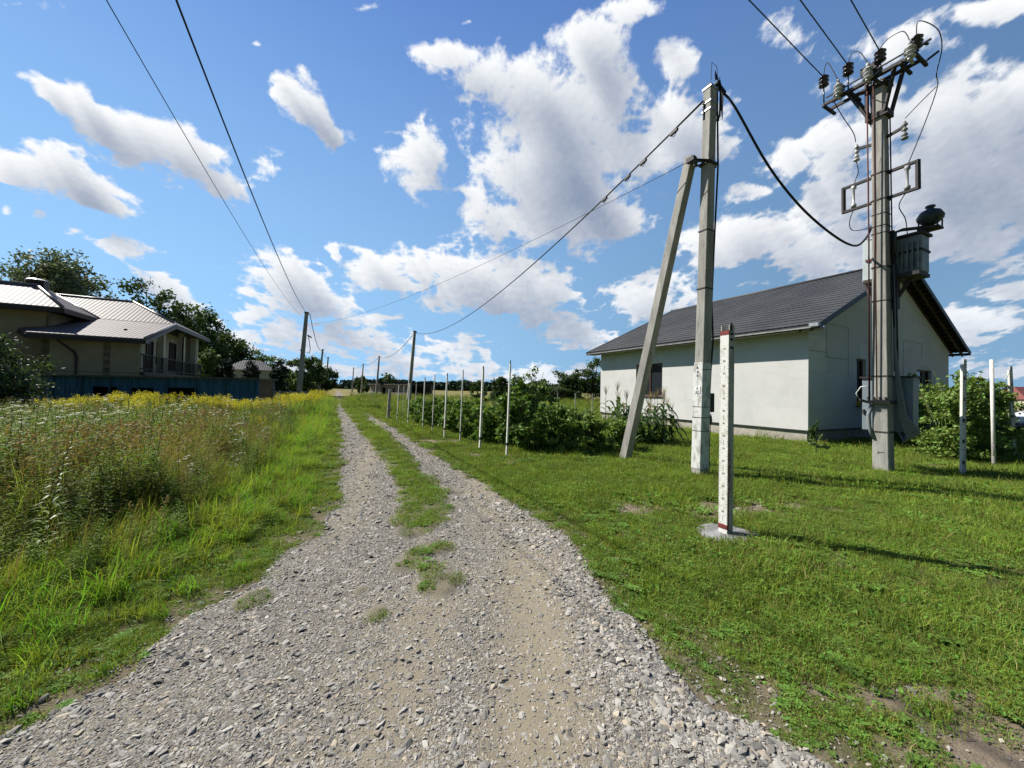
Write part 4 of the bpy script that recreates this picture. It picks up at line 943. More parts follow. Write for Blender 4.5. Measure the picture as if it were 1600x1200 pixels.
mb.prism([hp(0,0,ZW+.001), hp(0,HW,ZW+.001), hp(0,HW/2,HR_-.17)], AX*.25); mb.prism([hp(HL-.25,0,ZW+.001), hp(HL-.25,HW,ZW+.001), hp(HL-.25,HW/2,HR_-.17)], AX*.25); mb.box(hp(HL-.125, HW/2, (PL+ZW)/2), (HW-.5, .25, ZW-PL), FR)
mb.box(hp(-.001+.125, .125, (PL+ZW)/2), (.246, .25, ZW-PL), FR); mb.box(hp(.125, HW-.125, (PL+ZW)/2), (.25, .25, ZW-PL), FR)
obj('gable_wall', mb, wallG, th)
mb = MB()      # board seams standing proud of the gable, uneven like in a patched render coat
for a, b_, z0, z1 in ((0,1.1,3.02,3.04),(1.1,2.6,2.86,2.88),(1.1,1.115,2.86,4.1),(1.1,2.6,3.98,4.0),(2.6,2.615,2.2,4.0),(7.2,9.1,3.9,3.92),(9.1,9.115,3.3,3.92),(7.2,7.215,2.2,3.9),(9.9,9.915,1.2,2.9),(9.1,9.9,2.9,2.915)):
    mb.box(hp(-.004, (a+b_)/2, (z0+z1)/2), (b_-a, .010, z1-z0), FR)
pieces('render_seam', mb, mat('seam', (.30,.31,.30), rough=.9), th)
pl_m = mat('plinth_concrete', (.42,.38,.32), rough=.9, col2=(.32,.29,.25), scale=3, bump=.3, bscale=30)
obj('plinth', MB().box(hp(HL/2, HW/2, PL/2-.16), (HW-.10, HL-.10, PL+.32-.001), FR), pl_m, th)
obj('drip_edge', MB().box(hp(HL/2, HW/2, PL-.015), (HW+.03, HL+.03, .03), FR), mat('dark_membrane', (.03,.03,.035)), th)
def window(P0, T, N, hole, mull, lab=None):
    a, b_, z0, z1 = hole; c = P0+T*(a+b_)/2+UP*(z0+z1)/2-N*.13; w_, h_ = b_-a, z1-z0; fm = MB(); A3 = (T, N, UP)
    for s_ in (-1, 1): fm.box(c+T*s_*(w_/2-.035), (.07, .07, h_), A3); fm.box(c+UP*s_*(h_/2-.035), (w_-.14, .07, .07), A3)
    for u in mull: fm.box(c+T*w_*(u-.5), (.06, .06, h_-.14), A3)
    f = obj('window', fm, wframe, th); f['origin'] = list(HO)
    obj('pane', MB().box(c-N*.01, (w_-.14, .012, h_-.14), A3), glass, f)
    obj('sill', MB().box(P0+T*(a+b_)/2+UP*(z0-.02)+N*.02, (w_+.08, .10, .03), A3), wframe, f)
window(HO, AX, -BX, side_win, (.5,)); window(HO, BX, -AX, g1, ()); window(HO, BX, -AX, g2, (.6,))
obj('spray_bottle', MB().lathe(HO+BX*(g1[0]+.12)+UP*(g1[2]+.0)-AX*.03, [(.05,0),(.055,.01),(.055,.14),(.02,.17),(.02,.2)], 10), mat('yellow_plastic', (.45,.33,.02)), th, smooth=True)
ca = lz(1424, 607, 1); cb_ = lz(1447, 645, 1)
acx, acz = (ca[0]+cb_[0])/2, (ca[1]+cb_[1])/2; aw, ah = .85, max(.5, ca[1]-cb_[1])
ac = obj('air_conditioner', MB().box(hp(-.22, acx, acz), (aw, .32, ah), FR), mat('ac_paint', (.34,.35,.35), rough=.5), th, bevel=.03); ac['origin'] = list(HO)
obj('fan_grille', MB().lathe(hp(-.385, acx, acz), [(.20,0),(.20,.012),(.05,.02),(.01,.02)], 20, -AX), steel, ac)
obj('meter_cover', MB().box(hp(-.06, acx-.15, acz-ah/2-.42), (.5, .12, .62), FR), mat('grey_cover', (.28,.29,.29), rough=.6), th, bevel=.01)
# metal tile roof as real profiled sheets
roof_m = mat('dark_metal_tile', (.066,.066,.062), rough=.5, spec=.22, col2=(.048,.048,.046), scale=.8, bump=.05, bscale=20)
def tile_sheet(P0, U, D, nU, nD, lenU, lenD, lift=0):
    Nn = U.cross(D).normalized(); Nn = Nn if Nn.z > 0 else -Nn
    us = np.linspace(0, lenU, nU); ds = []
    k = 0
    while k*.35 < lenD-1e-6:
        a = k*.35; b_ = min(lenD, a+.35); ds += [(a, 0.), (a+(b_-a)*.5, .45), (b_-.0005, 1.)]; k += 1
    vs = []
    for d_, fr in ds:
        h = .018*fr+lift
        for u in us: vs.append(P0+U*u+D*d_+Nn*(h+.014*(.5+.5*cos(2*pi*u/.183))))
    n_ = len(us); fs = [(i*n_+j, i*n_+j+1, (i+1)*n_+j+1, (i+1)*n_+j) for i in range(len(ds)-1) for j in range(n_-1)]
    return vs, fs
RL = HL+2*OG; rs_len = math.hypot(HW/2+OV, HR_-HE)
D1_ = (hp(0,-OV,HE)-hp(0,HW/2,HR_)).normalized(); D2_ = (hp(0,HW+OV,HE)-hp(0,HW/2,HR_)).normalized()
mb = MB(); mb.add(*tile_sheet(hp(-OG, HW/2, HR_), AX, D1_, int(RL/.0305), 0, RL, rs_len)); mb.add(*tile_sheet(hp(-OG, HW/2, HR_), AX, D2_, int(RL/.0305), 0, RL, rs_len))
rf = obj('roof', mb, roof_m, th); rf['origin'] = list(HO)
mb = MB(); mb.tube([hp(-OG, HW/2, HR_+.02), hp(HL+OG, HW/2, HR_+.02)], .07, 10); obj('ridge_cap', mb, roof_m, rf, smooth=True)
mb = MB()
for D_, q in ((D1_, -OV), (D2_, HW+OV)):
    for l in (-OG, HL+OG):
        mb.bar(hp(l, HW/2, HR_-.05), hp(l, q, HE-.05), .17, .03, UP)
pieces('verge_board', mb, mat('dark_verge', (.035,.036,.04), rough=.5), rf)
mb = MB()      # boarding and battens under the overhangs
und = mat('raw_dark_boards', (.10,.065,.045), rough=.85, col2=(.05,.035,.028), scale=6, stretch=(.3,1,1))
for q0, D_ in ((1, D1_), (-1, D2_)):
    k = 0.1
    while k < rs_len-.05:
        p = hp(-OG+.04, HW/2, HR_-.045)+D_*k; mb.bar(p, p+AX*(OG*2+HL-.08), .05, .11, UP.cross(AX).cross(AX) if False else D_.cross(AX)); k += .35
for l in (-.30, .0):
    for D_ in (D1_, D2_): mb.bar(hp(l, HW/2, HR_-.13), hp(l, HW/2, HR_-.13)+D_*(rs_len-.03), .13, .05, UP)
pieces('batten', mb, und, rf)
gut = mat('gutter_metal', (.34,.33,.30), rough=.4, metal=.3, col2=(.22,.21,.19), scale=5)
mb = MB(); mb.bar(hp(-OG, -OV-.02, HE-.075), hp(HL+OG, -OV-.02, HE-.075), .045, .03, UP); obj('eave_strip', mb, gut, rf)
obj('fascia', MB().bar(hp(-OG+.01, -OV+.012, HE-.065), hp(HL+OG-.01, -OV+.012, HE-.065), .13, .02, UP), mat('dark_verge', (.035,.036,.04), rough=.5), rf)
obj('soffit', MB().box(hp(HL/2, -OV/2-.02, HE-.115), (OV-.06, RL-.1, .012), FR), mat('pale_soffit', (.30,.29,.26), rough=.8), rf)
mb = MB(); mb.bar(hp(-OG, HW+OV, HE-.07), hp(HL+OG, HW+OV, HE-.07), .11, .09, UP); obj('gutter', mb, steel, rf)
mb = MB(); mb.bar(hp(-OG-.02, -OV-.05, HE-.02), hp(-OG+.22, -OV-.05, HE-.02), .10, .13, UP); mb.tube([hp(-OG-.02, -OV+.02, HE-.12), hp(-OG-.12, -OV+.02, HE-.12)], .05, 8); obj('gutter_end', mb, galv, rf)

# ------------------------------------------------------------------ beige house on the left
def roof_bump_mat(name, c1, c2, axis, rough=.6):
    m = bpy.data.materials.new(name); m.use_nodes = True; t = NT(m.node_tree); bs = t.n['Principled BSDF']
    ps = t.new('ShaderNodeNewGeometry').outputs['Position']; u = t.vm('DOT_PRODUCT', ps, tuple(axis)); s3 = t.new('ShaderNodeSeparateXYZ'); t.l.new(ps, s3.inputs[0])
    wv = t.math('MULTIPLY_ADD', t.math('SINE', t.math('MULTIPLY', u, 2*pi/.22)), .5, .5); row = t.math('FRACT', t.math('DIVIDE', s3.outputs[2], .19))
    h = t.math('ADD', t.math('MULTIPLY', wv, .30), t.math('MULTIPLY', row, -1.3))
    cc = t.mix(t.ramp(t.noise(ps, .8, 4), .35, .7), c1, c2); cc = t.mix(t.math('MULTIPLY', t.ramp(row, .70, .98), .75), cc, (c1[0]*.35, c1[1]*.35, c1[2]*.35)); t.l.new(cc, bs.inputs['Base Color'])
    bs.inputs['Roughness'].default_value = rough; bs.inputs['Specular IOR Level'].default_value = .15; bs.inputs['Coat Weight'].default_value = .0
    b_ = t.new('ShaderNodeBump'); b_.inputs['Strength'].default_value = 1.0; b_.inputs['Distance'].default_value = .03; t.l.new(h, b_.inputs['Height']); t.l.new(b_.outputs[0], bs.inputs['Normal'])
    return m
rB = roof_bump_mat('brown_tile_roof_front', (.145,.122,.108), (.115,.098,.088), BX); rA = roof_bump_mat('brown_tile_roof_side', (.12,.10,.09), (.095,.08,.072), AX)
Q_ = Vector((-24.0, 26.7, 5.80)); P1 = Vector((-21.56, 22.0, 4.17)); P0_ = P1-BX*4.7
Rr = Q_+(AX-BX)*3.4; Rr.z = 7.65; Rl = Rr-BX*4.07; Vv = Q_-BX*3.95; Cc = Vv-AX*3.9; Pk = Cc+(AX-BX)*1.95; Pk.z = 7.25
Qb = Q_+AX*9.3; Qb.z = 5.80; Rb = Rr+AX*1.6
LH = Q_-BX*3.0; LH.z = 0
tl = thing('beige_house', 'beige rendered house with brown tiled hip roofs and a balcony', 'house', tuple(LH))
ext = -UP*.16
mb = MB(); mb.prism([Q_, Vv, Rl, Rr], ext); W0 = Vv+(P1-Q_)*.42-BX*.9; 
mb.prism([P1, P0_, Vv+(P0_-P1)*.0-BX*.0, Q_], ext*.9) if False else mb.prism([P1, P0_+AX*.0, Vv-UP*.02, Q_-UP*.02], ext)
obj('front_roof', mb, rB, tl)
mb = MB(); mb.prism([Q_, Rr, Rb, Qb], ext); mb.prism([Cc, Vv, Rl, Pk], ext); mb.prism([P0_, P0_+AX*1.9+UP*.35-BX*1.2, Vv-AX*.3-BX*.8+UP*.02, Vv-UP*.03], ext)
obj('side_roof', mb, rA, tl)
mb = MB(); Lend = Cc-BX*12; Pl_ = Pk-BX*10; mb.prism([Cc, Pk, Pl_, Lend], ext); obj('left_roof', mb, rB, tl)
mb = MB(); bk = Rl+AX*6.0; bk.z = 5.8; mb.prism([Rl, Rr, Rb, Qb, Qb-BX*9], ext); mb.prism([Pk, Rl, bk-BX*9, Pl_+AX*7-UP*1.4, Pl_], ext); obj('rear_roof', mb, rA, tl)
ridge = mat('light_ridge_trim', (.20,.165,.15), rough=.35, spec=.6)
mb = MB()
for a, b_ in ((Q_, Rr), (Rr, Rl), (Cc, Pk), (Pk, Rl), (Pk, Pl_), (Vv, Rl), (P1, Q_)): mb.tube([a+UP*.03, b_+UP*.03], .075, 6)
obj('ridge_trim', mb, ridge, tl, smooth=True)
fas = mat('dark_fascia', (.035,.026,.026), rough=.5)
mb = MB()
for a, b_ in ((P0_, P1), (P1, Q_), (Q_, Qb), (Cc, Vv), (Cc, Lend), (P0_, P0_+AX*1.9+UP*.35-BX*1.2)): mb.bar(a-UP*.20, b_-UP*.20, .22, .10, UP)
# soffits
zf = 5.60
def flat(pts, z, h=.05): return [Vector((p.x, p.y, z)) for p in pts]
mb.prism(flat([Cc, Vv, Vv-BX*1.0+AX*.0, Cc-BX*1.0+AX*1.0], zf), -UP*.05); mb.prism(flat([Cc, Cc-BX*1+AX*1, Lend+AX*1, Lend], zf-.003), -UP*.05)
mb.prism(flat([Q_, Qb, Qb-BX*1.9, Q_-BX*1.9], zf-.006), -UP*.05)
mb.prism(flat([P0_, P1, P1+AX*.9, P0_+AX*.9], 4.0), -UP*.05)
obj('fascia', mb, fas, tl)
bei = mat('beige_render', (.30,.255,.175), rough=.92, col2=(.26,.22,.15), scale=2.0, bump=.4, bscale=45, spec=.15)
cream = mat('cream_render', (.50,.45,.34), rough=.9, col2=(.45,.40,.30), scale=2, bump=.2, bscale=40, spec=.15)
I1 = P1-BX*.35+AX*.5; I0 = P0_+BX*.35+AX*.5
mb = MB()
def wallbox(mb, a, b_, z0, z1, th_=.3, side=1):
    a = Vector((a.x, a.y, 0)); b_ = Vector((b_.x, b_.y, 0)); d_ = (b_-a); L = d_.length; d_.normalize(); N = Vector((d_.y, -d_.x, 0))*side
    mb.box((a+b_)/2+UP*(z0+z1)/2-N*th_/2, (L, th_, z1-z0), (d_, N, UP))
wallbox(mb, I0, I1, 0, 4.0); 
wallbox(mb, I0+AX*9.0, I0, 0, 4.0)
wallbox(mb, Cc-BX*.8+AX*.6, Vv-BX*.8+AX*1.5, 0, 5.6); wallbox(mb, Lend+AX*.6, Cc-BX*.8+AX*.6, 0, 5.6)
obj('front_wall', mb, bei, tl)
mb = MB(); wallbox(mb, I0-BX*.0-AX*.012, I1-AX*.012, 2.12, 2.16, .03); obj('wall_band', mb, mat('band_dark', (.12,.10,.075)), tl)
# road side: recessed wall with openings behind the balcony
S0 = I1-BX*.02; S1 = S0+AX*12.0; rec = -BX*1.25
mb = MB(); q0_ = Vector((S0.x, S0.y, 0))+rec; mb.prism([q0_, q0_+AX*12, q0_+AX*12+UP*5.6, q0_+AX*4.9+UP*5.6, q0_+UP*4.1], -BX*.3); wallbox(mb, S1+rec-AX*.3, S1-AX*.3, 0, 5.6, .3); wallbox(mb, S0+AX*.3-BX*.02, S1-BX*.02, 0, 2.02, .3, 1)
obj('side_wall', mb, cream, tl)
mb = MB()
for s_, w_ in ((4.3, .34), (8.6, .34), (11.7, .4)): mb.box(Vector((S0.x, S0.y, 3.83))+AX*s_-BX*.25, (w_, w_, 3.5), FR)
pieces('column', mb, cream, tl)
obj('balcony_slab', MB().box(Vector((S0.x, S0.y, 2.13))+AX*6.2-BX*.55, (1.6, 12.3, .20), FR), fas, tl)
mb = MB()
rp = Vector((S0.x, S0.y, 0))+BX*.18
for z in (2.42, 3.28): mb.bar(rp+AX*.1+UP*z, rp+AX*12.2+UP*z, .05, .05)
for k in range(62): mb.bar(rp+AX*(.1+.2*k)+UP*2.24, rp+AX*(.1+.2*k)+UP*3.28, .022 if k % 15 else .06)
for z in (2.42, 3.28): mb.bar(rp+AX*.05+UP*z, rp+AX*.05-BX*1.2+UP*z, .05, .05)
for k in range(6): mb.bar(rp+AX*.05-BX*.2*k+UP*2.24, rp+AX*.05-BX*.2*k+UP*3.28, .022)
obj('balcony_railing', mb, steel, tl)
def side_open(nm, s0, s1, z0, z1):
    c = Vector((S0.x, S0.y, 0))+rec+AX*(s0+s1)/2+UP*(z0+z1)/2; w_, h_ = s1-s0, z1-z0; fm = MB(); A3 = (AX, BX, UP)
    for s_ in (-1, 1): fm.box(c+BX*.03+AX*s_*(w_/2-.05), (.10, .10, h_), A3); fm.box(c+BX*.03+UP*s_*(h_/2-.05), (w_-.2, .10, .10), A3)
    f = obj(nm, fm, wframe, tl); f['origin'] = list(LH); obj('pane', MB().box(c+BX*.015, (w_-.2, .03, h_-.2), A3), glass, f)
side_open('window', 1.6, 3.1, 3.0, 4.9); side_open('door', 4.9, 6.1, 2.25, 4.6); side_open('window', 6.8, 8.0, 3.0, 4.7); side_open('window', 9.4, 10.9, 2.6, 4.9)
dp = P0_+BX*1.1
obj('downspout', MB().tube([dp+BX*.0-UP*.25, dp+BX*.15-UP*.5+AX*.15, dp+BX*.55-UP*.95+AX*.42, dp+BX*.62-UP*1.3+AX*.44, Vector((dp.x, dp.y, 0))+BX*.62+AX*.44], .06, 8), fas, tl, smooth=True)
obj('downspout', MB().tube([Vector((S0.x,S0.y,5.5))+AX*7.3+BX*.35, Vector((S0.x,S0.y,5.1))+AX*7.5+BX*.1, Vector((S0.x,S0.y,2.2))+AX*7.5+BX*.1], .05, 7), fas, tl, smooth=True)
cp_ = Pk+AX*.6-BX*.25; mb = MB().box(cp_+UP*.1, (.75, .5, .45), FR); ch_ = obj('chimney', mb, fas, tl); ch_['origin'] = list(LH)
obj('chimney_cap', MB().lathe(cp_+UP*.36, [(.5,0),(.5,.03),(.3,.12),(.02,.16)], 12), galv, ch_)

# ------------------------------------------------------------------ blue shed
SA, SB = atY(38, 588, 16.2), atY(404, 589, 16.0); SA.z = SB.z = 0
sdv = (SB-SA).normalized(); snv = Vector((sdv.y, -sdv.x, 0)); SLn = (SB-SA).length; ZS = 1.80; ZB = -.1
blue = mat('weathered_blue_boards', (.032,.12,.22), rough=.75, col2=(.018,.06,.12), scale=3.0, stretch=(3,3,.4), col3=(.05,.13,.19), bump=.3, bscale=20, spec=.25)
ts = thing('blue_shed', 'long low weathered blue shed with dark openings behind the weeds', 'shed', tuple(SA))
def sp_(s_, d_, z): return SA+sdv*s_+snv*d_+UP*z
mb = MB(); A3 = (sdv, snv, UP); ops = [(3.0,4.1,.2,1.38),(4.7,5.7,.2,1.36),(6.3,7.6,.2,1.40)]
wall_holes(mb, 0, SLn, ZB, ZS, ops, SA, sdv, snv, .06)
mb.box(sp_(SLn/2, -1.03, .85), (SLn, .06, 1.9), A3); mb.box(sp_(.03, -.53, .85), (.06, .93, 1.9), A3)
obj('wall', mb, blue, ts); obj('end_wall', MB().box(sp_(SLn-.03, -.53, .85), (.06, .93, 1.9), A3), mat('grey_boards', (.12,.09,.065), rough=.85, col2=(.06,.045,.035), scale=9, stretch=(1,1,.2)), ts, label='bare brown board end wall')
mb = MB()
for k in range(int(SLn/1.25)+1): mb.box(sp_(k*1.25+.04, .02, .85), (.07, .04, 1.88), A3)
pieces('seam_batten', mb, mat('blue_batten', (.02,.07,.12), rough=.7), ts)
obj('roof', MB().box(sp_(SLn/2-.05, -.5, ZS+.035), (SLn+.30, 1.3, .07), A3), mat('tar_roof', (.10,.085,.08), rough=.6, col2=(.05,.045,.045), scale=4), ts)
obj('opening_shade_sheet', MB().box(sp_(SLn/2, -.7, .8), (SLn-.2, .05, 1.7), A3), mat('dark_interior', (.015,.015,.016)), ts)  # near-black sheet behind the openings, its colour stands in for the shade inside

# ------------------------------------------------------------------ fence posts along the plot
def thin_post(mb, x, y, h, w_, lean=(0,0)): return mb.bar((x, y, -.2), (x+lean[0], y+lean[1], h), w_, w_*.7, AX)
PP = [(-5.33,17.56,1.72,.05),(-5.25,18.14,1.74,.03),(-4.28,15.57,1.78,.055),(-4.16,16.18,1.78,.03),(-3.37,14.32,1.92,.05),(-2.68,12.78,1.97,.04),(-2.10,11.85,1.98,.055),(-1.49,11.01,2.06,.04),(-.80,9.69,2.09,.062),(-.10,8.77,2.18,.045)]
names_ = ['white metal post, nearest of the row beside the track', 'white metal post, second nearest of the row, thicker', 'slim pale post, third from the near end of the row', 'white metal post, fourth from the near end of the row', 'slim pale post, fifth from the near end of the row', 'white metal post, sixth from the near end of the row', 'very thin grey post, seventh from the near end of the row', 'white metal post, eighth, in line with the first far pole', 'very thin grey post, ninth from the near end of the row', 'white metal post at the far end of the row']
pale_p = mat('greying_white_paint', (.55,.54,.50), rough=.6, col2=(.36,.34,.30), scale=8)
for (x, y, h, w_), nm_ in zip(PP, reversed(names_)):
    t_ = thing('fence_post', nm_, 'fence post', (x, y, 0), 'white posts beside the track')
    obj('pole', thin_post(MB(), x, y, h, w_, (.05, .02)), wpost if w_ >= .045 else pale_p, t_)
    obj('post_tip', MB().bar((x+.0505, y+.02, h-.02), (x+.056, y+.02, h+.08), w_*.5), steel, t_)
    obj('post_mark', MB().bar((x+.008, y+.003, .28), (x+.010, y+.0035, .34), w_*1.08, w_*.78, AX), steel, t_)
single('fence_post', MB().bar((-6.12,18.68,-.2), (-6.05,18.68,1.5), .17, .14, AX, (.12,.11)), conc_d, (-6.12,18.68,0), 'stout grey concrete post ending the row beside the track', 'fence post', 'white posts beside the track', bevel=.01)
for i, (px, py) in enumerate(((842.7,641),(871,640),(898.6,645),(925,645))):
    g_ = gnd(px, py); single('garden_stake', MB().bar(g_-UP*.2, (g_.x, g_.y, 1.45), .06, .05), pale_p, tuple(g_), ['leftmost', 'second from left', 'third from left', 'rightmost'][i]+' of four thin grey stakes behind the hedge', 'stake', 'stakes behind the hedge')
RP3 = [((9.07,7.55),(9.03,7.5),2.36,.085,'white perforated channel post nearest the right pole, tall with dark holes',1),((11.08,8.65),(11.03,8.65),2.49,.06,'plain slim white post, middle of the three at right',0),((13.37,9.99),(13.25,9.99),2.47,.09,'chipped perforated white post farthest right beside the car',1),]
for (bx, by), (tx, ty), h, w_, lab, perf in RP3:
    t_ = thing('fence_post', lab, 'fence post', (bx, by, 0), 'white posts at the right')
    b0 = Vector((bx, by, -.15)); b1 = Vector((tx, ty, h))
    if perf:
        obj('web', MB().bar(b0, b1, w_*.6, .012, Vector((1,-.2,0))), wpost, t_)
        obj('flange', MB().bar(b0-Vector((w_*.36,-.02,0)), b1-Vector((w_*.36,-.02,.10)), .03, .045, Vector((1,0,0))), wpost, t_)
        mb = MB(); d_ = b1-b0
        for k in range(int(h/.055)):
            p = b0+d_*((.2+k*.055)/d_.length)+Vector((.012,-.009,0)); mb.box(p, (w_*.34, .006, .018), (Vector((1,-.2,0)).normalized(), Vector((.2,1,0)).normalized(), UP))
        obj('perforation', mb, mat('hole_shadow', (.20,.20,.19), rough=.9), t_)
        mb = MB()
        for k in range(5): p = b0+d_*((.45+k*.42)/d_.length)-Vector((w_*.36,.012,0)); mb.box(p, (.028,.02,.07), None)
        pieces('slot', mb, steel, t_)
    else:
        obj('pole', MB().tube([b0, b1], w_*.55, 10), wpost, t_, smooth=True)
        pieces('worn_patch', MB().tube([b0.lerp(b1,.10), b0.lerp(b1,.16)], w_*.57, 10).tube([b0.lerp(b1,.22), b0.lerp(b1,.27)], w_*.565, 10), conc_d, t_)
g_ = Vector((15.2, 11.8, 0)); single('fence_post', MB().bar(g_-UP*.2, g_+UP*2.05, .10, .08).bar(g_+UP*2.05, g_+UP*2.09, .12, .10), wpost, tuple(g_), 'short white post top showing just above the big bush', 'fence post', 'white posts at the right')

# ------------------------------------------------------------------ parked car at the right edge
CB = Vector((25.3, 17.3, 0)); cx_, cy_ = Vector((.985, .17, 0)), Vector((-.17, .985, 0))
tcr = thing('parked_car', 'white car parked at the right edge behind the posts, front to the left', 'car', tuple(CB))
def cpt(x, y, z): return CB+cx_*x+cy_*y+UP*z
carw = mat('white_car_paint', (.70,.71,.73), rough=.25, spec=.5, clear=.8); 
prof = [(-2.15,.35),(-2.18,.62),(-2.05,.82),(-1.2,1.0),(-.95,1.05),(1.75,1.08),(2.05,1.0),(2.12,.6),(2.1,.35),(1.6,.30),(-1.7,.30)]
mb = MB().prism([cpt(x, -.88, z) for x, z in prof], cy_*1.76); bd = obj('body', mb, carw, tcr, bevel=.05)
cab_ = [(-1.05,1.02),(-.25,1.50),(.95,1.53),(1.75,1.07)]
mb = MB().prism([cpt(x, -.74, z) for x, z in cab_], cy_*1.48); obj('cabin', mb, carw, tcr, bevel=.06)
mb = MB().prism([cpt(x, -.752, z) for x, z in ((-.85,1.10),(-.2,1.44),(.9,1.46),(1.45,1.12))], cy_*1.504); obj('side_window', mb, glass, tcr)
mb = MB().prism([cpt(-.98,-.62,1.10), cpt(-.98,.62,1.10), cpt(-.30,.58,1.49), cpt(-.30,-.58,1.49)], -cx_*.02+UP*.015); obj('windscreen', mb, glass, tcr)
for x in (-1.35, 1.35):
    for y in (-.84, .84):
        wl_ = obj('wheel', MB().lathe(cpt(x, y-.1, .32), [(.30,0),(.33,.03),(.33,.17),(.30,.2)], 22, cy_), black, tcr); wl_['origin'] = list(CB)
        obj('rim', MB().lathe(cpt(x, y-.112 if y < 0 else y+.09, .32), [(.20,0),(.21,.01),(.19,.022)], 16, cy_), galv, wl_)
for y in (-.6, .6): obj('headlight', MB().box(cpt(-2.10, y, .74), (.14, .40, .16), (cx_, cy_, UP)), mat('lamp_glass', (.6,.62,.65), rough=.1), tcr, bevel=.03)
obj('bumper', MB().box(cpt(-2.14, 0, .45), (.14, 1.7, .22), (cx_, cy_, UP)), mat('bumper_grey', (.12,.12,.13), rough=.5), tcr, bevel=.04)

# ------------------------------------------------------------------ vegetation things
GR2 = dict(rough=.6, spec=.25, trans=.28)
leaf_dk = mat('dark_tree_leaf', (.055,.090,.030), island=.35, objrand=.12, **GR2)
leaf_md = mat('mid_tree_leaf', (.085,.135,.042), island=.35, objrand=.12, **GR2)
leaf_gy = mat('silvery_tree_leaf', (.115,.15,.095), island=.35, objrand=.12, **GR2)
leaf_hd = mat('hedge_leaf', (.14,.225,.05), island=.40, objrand=.15, **GR2)
leaf_yb = mat('bright_bush_leaf', (.16,.235,.05), island=.40, objrand=.10, **GR2)
leaf_th = mat('conifer_leaf', (.022,.042,.018), island=.3, rough=.7, spec=.2)
corn_m = mat('maize_leaf', (.075,.135,.030), island=.30, objrand=.15, **GR2)
bark = mat('bark', (.10,.08,.06), rough=.9, col2=(.06,.048,.038), scale=12, bump=.5, bscale=30)
def crown_mesh(name, blobs, n, size, asp=.6, seed=1, shell=.55, m=None, gap=.0):
    """blobs (x,y,z,rx,ry,rz) about the base; leaves gather near each clump's outside, plus outlying sprigs"""
    r = np.random.default_rng(seed); vol = np.array([b_[3]*b_[4]*b_[5] for b_ in blobs])**.7; cnt = (n*vol/vol.sum()).astype(int); P_ = []
    for (x, y, z, rx, ry, rz), c_ in zip(blobs, cnt):
        sub = r.normal(0, 1, (max(6, c_//60), 3)); sub /= np.linalg.norm(sub, axis=1)[:, None]; sub *= r.uniform(.45, 1.02, (len(sub), 1))   # sprig centres
        k = r.integers(0, len(sub), c_); q = sub[k]+r.normal(0, .15, (c_, 3)); P_.append(q*np.array((rx, ry, rz))+np.array((x, y, z)))
    p = np.concatenate(P_); p = p[p[:, 2] > .02]; n = len(p)
    u = r.normal(0, 1, (n, 3)); u /= np.linalg.norm(u, axis=1)[:, None]; v = r.normal(0, 1, (n, 3)); v -= (v*u).sum(1)[:, None]*u; v /= np.linalg.norm(v, axis=1)[:, None]
    s_ = size*r.uniform(.55, 1.35, (n, 1)); a = u*s_*.5; b_ = v*s_*.5*asp
    V_ = np.stack([p-a, p-b_-a*.15, p+a, p+b_-a*.15], 1).reshape(-1, 3); F_ = np.arange(len(V_)).reshape(-1, 4)
    me = raw_mesh(name, V_, F_)
    return me
def tree(name, label, cat, loc, blobs, n, size, m, seed, group=None, trunk=.2, th_=None, limbs=True):
    t_ = thing(name, label, cat, loc, group); O = Vector(loc)
    c_ = obj('crown', crown_mesh('crown', blobs, n, size, seed=seed), m, t_)
    zb = th_ if th_ is not None else min(b_[2] for b_ in blobs); mb = MB(); top = Vector((sum(b_[0] for b_ in blobs)/len(blobs)*.5, 0, zb))
    mb.tube([O-UP*.1, O+top*.5, O+top], [trunk, trunk*.8, trunk*.62], 8)
    if limbs:
        for b_ in blobs: mb.tube([O+top*.8, O+(top*.5+Vector(b_[:3])*.5)+UP*.05*zb, O+Vector(b_[:3])+UP*b_[5]*.35], [trunk*.5, trunk*.3, trunk*.08], 6)
    obj('trunk', mb, bark, t_); return t_
def rblobs(seed, R_, H_, z0, n=9, rr_=.56):
    r = random.Random(seed); out_ = []
    for k in range(n):
        a = r.uniform(0, 6.28); f = math.sqrt(r.random()); zz_ = z0+(H_-z0)*(.12+.8*r.random()); w_ = math.sin(pi*min(.98, max(.15, (zz_-z0)/(H_-z0)*.85+.12)))
        out_.append((cos(a)*f*R_*.68*w_, sin(a)*f*R_*.68*w_, zz_, R_*rr_*r.uniform(.7,1.2), R_*rr_*r.uniform(.7,1.2), (H_-z0)*.23*r.uniform(.8,1.3)))
    return out_
def at_px(px, Y): x, y, z = ray(px, 600); return (x/y*Y, Y, 0)
def zpx(px, py, Y): return atY(px, py, Y).z
def bgtree(px, pyt, Y, wpx, n, size, m, seed, label, z0=.15, grp='trees on the skyline', nb=10, name='tree', cat='tree'):
    H_ = zpx(px, pyt, Y); R_ = wpx/2/F_PX*Y; return tree(name, label, cat, at_px(px, Y), rblobs(seed, R_, H_, H_*z0, nb), n, size, m, seed, grp, trunk=max(.08, R_*.06))
bgtree(60, 403, 48, 165, 15000, .42, leaf_gy, 11, 'tall silvery willow rising behind the beige house at far left', .35, nb=22)
bgtree(-25, 395, 50, 120, 6000, .45, leaf_gy, 12, 'silvery tree cut by the left edge behind the beige house', .3, nb=14)
bgtree(228, 458, 47, 120, 9000, .38, leaf_dk, 13, 'dark tree showing just above the brown roof ridge', .2, nb=14)
bgtree(296, 492, 55, 110, 11000, .42, leaf_md, 14, 'rounded green tree right behind the balcony end', .1, nb=14)
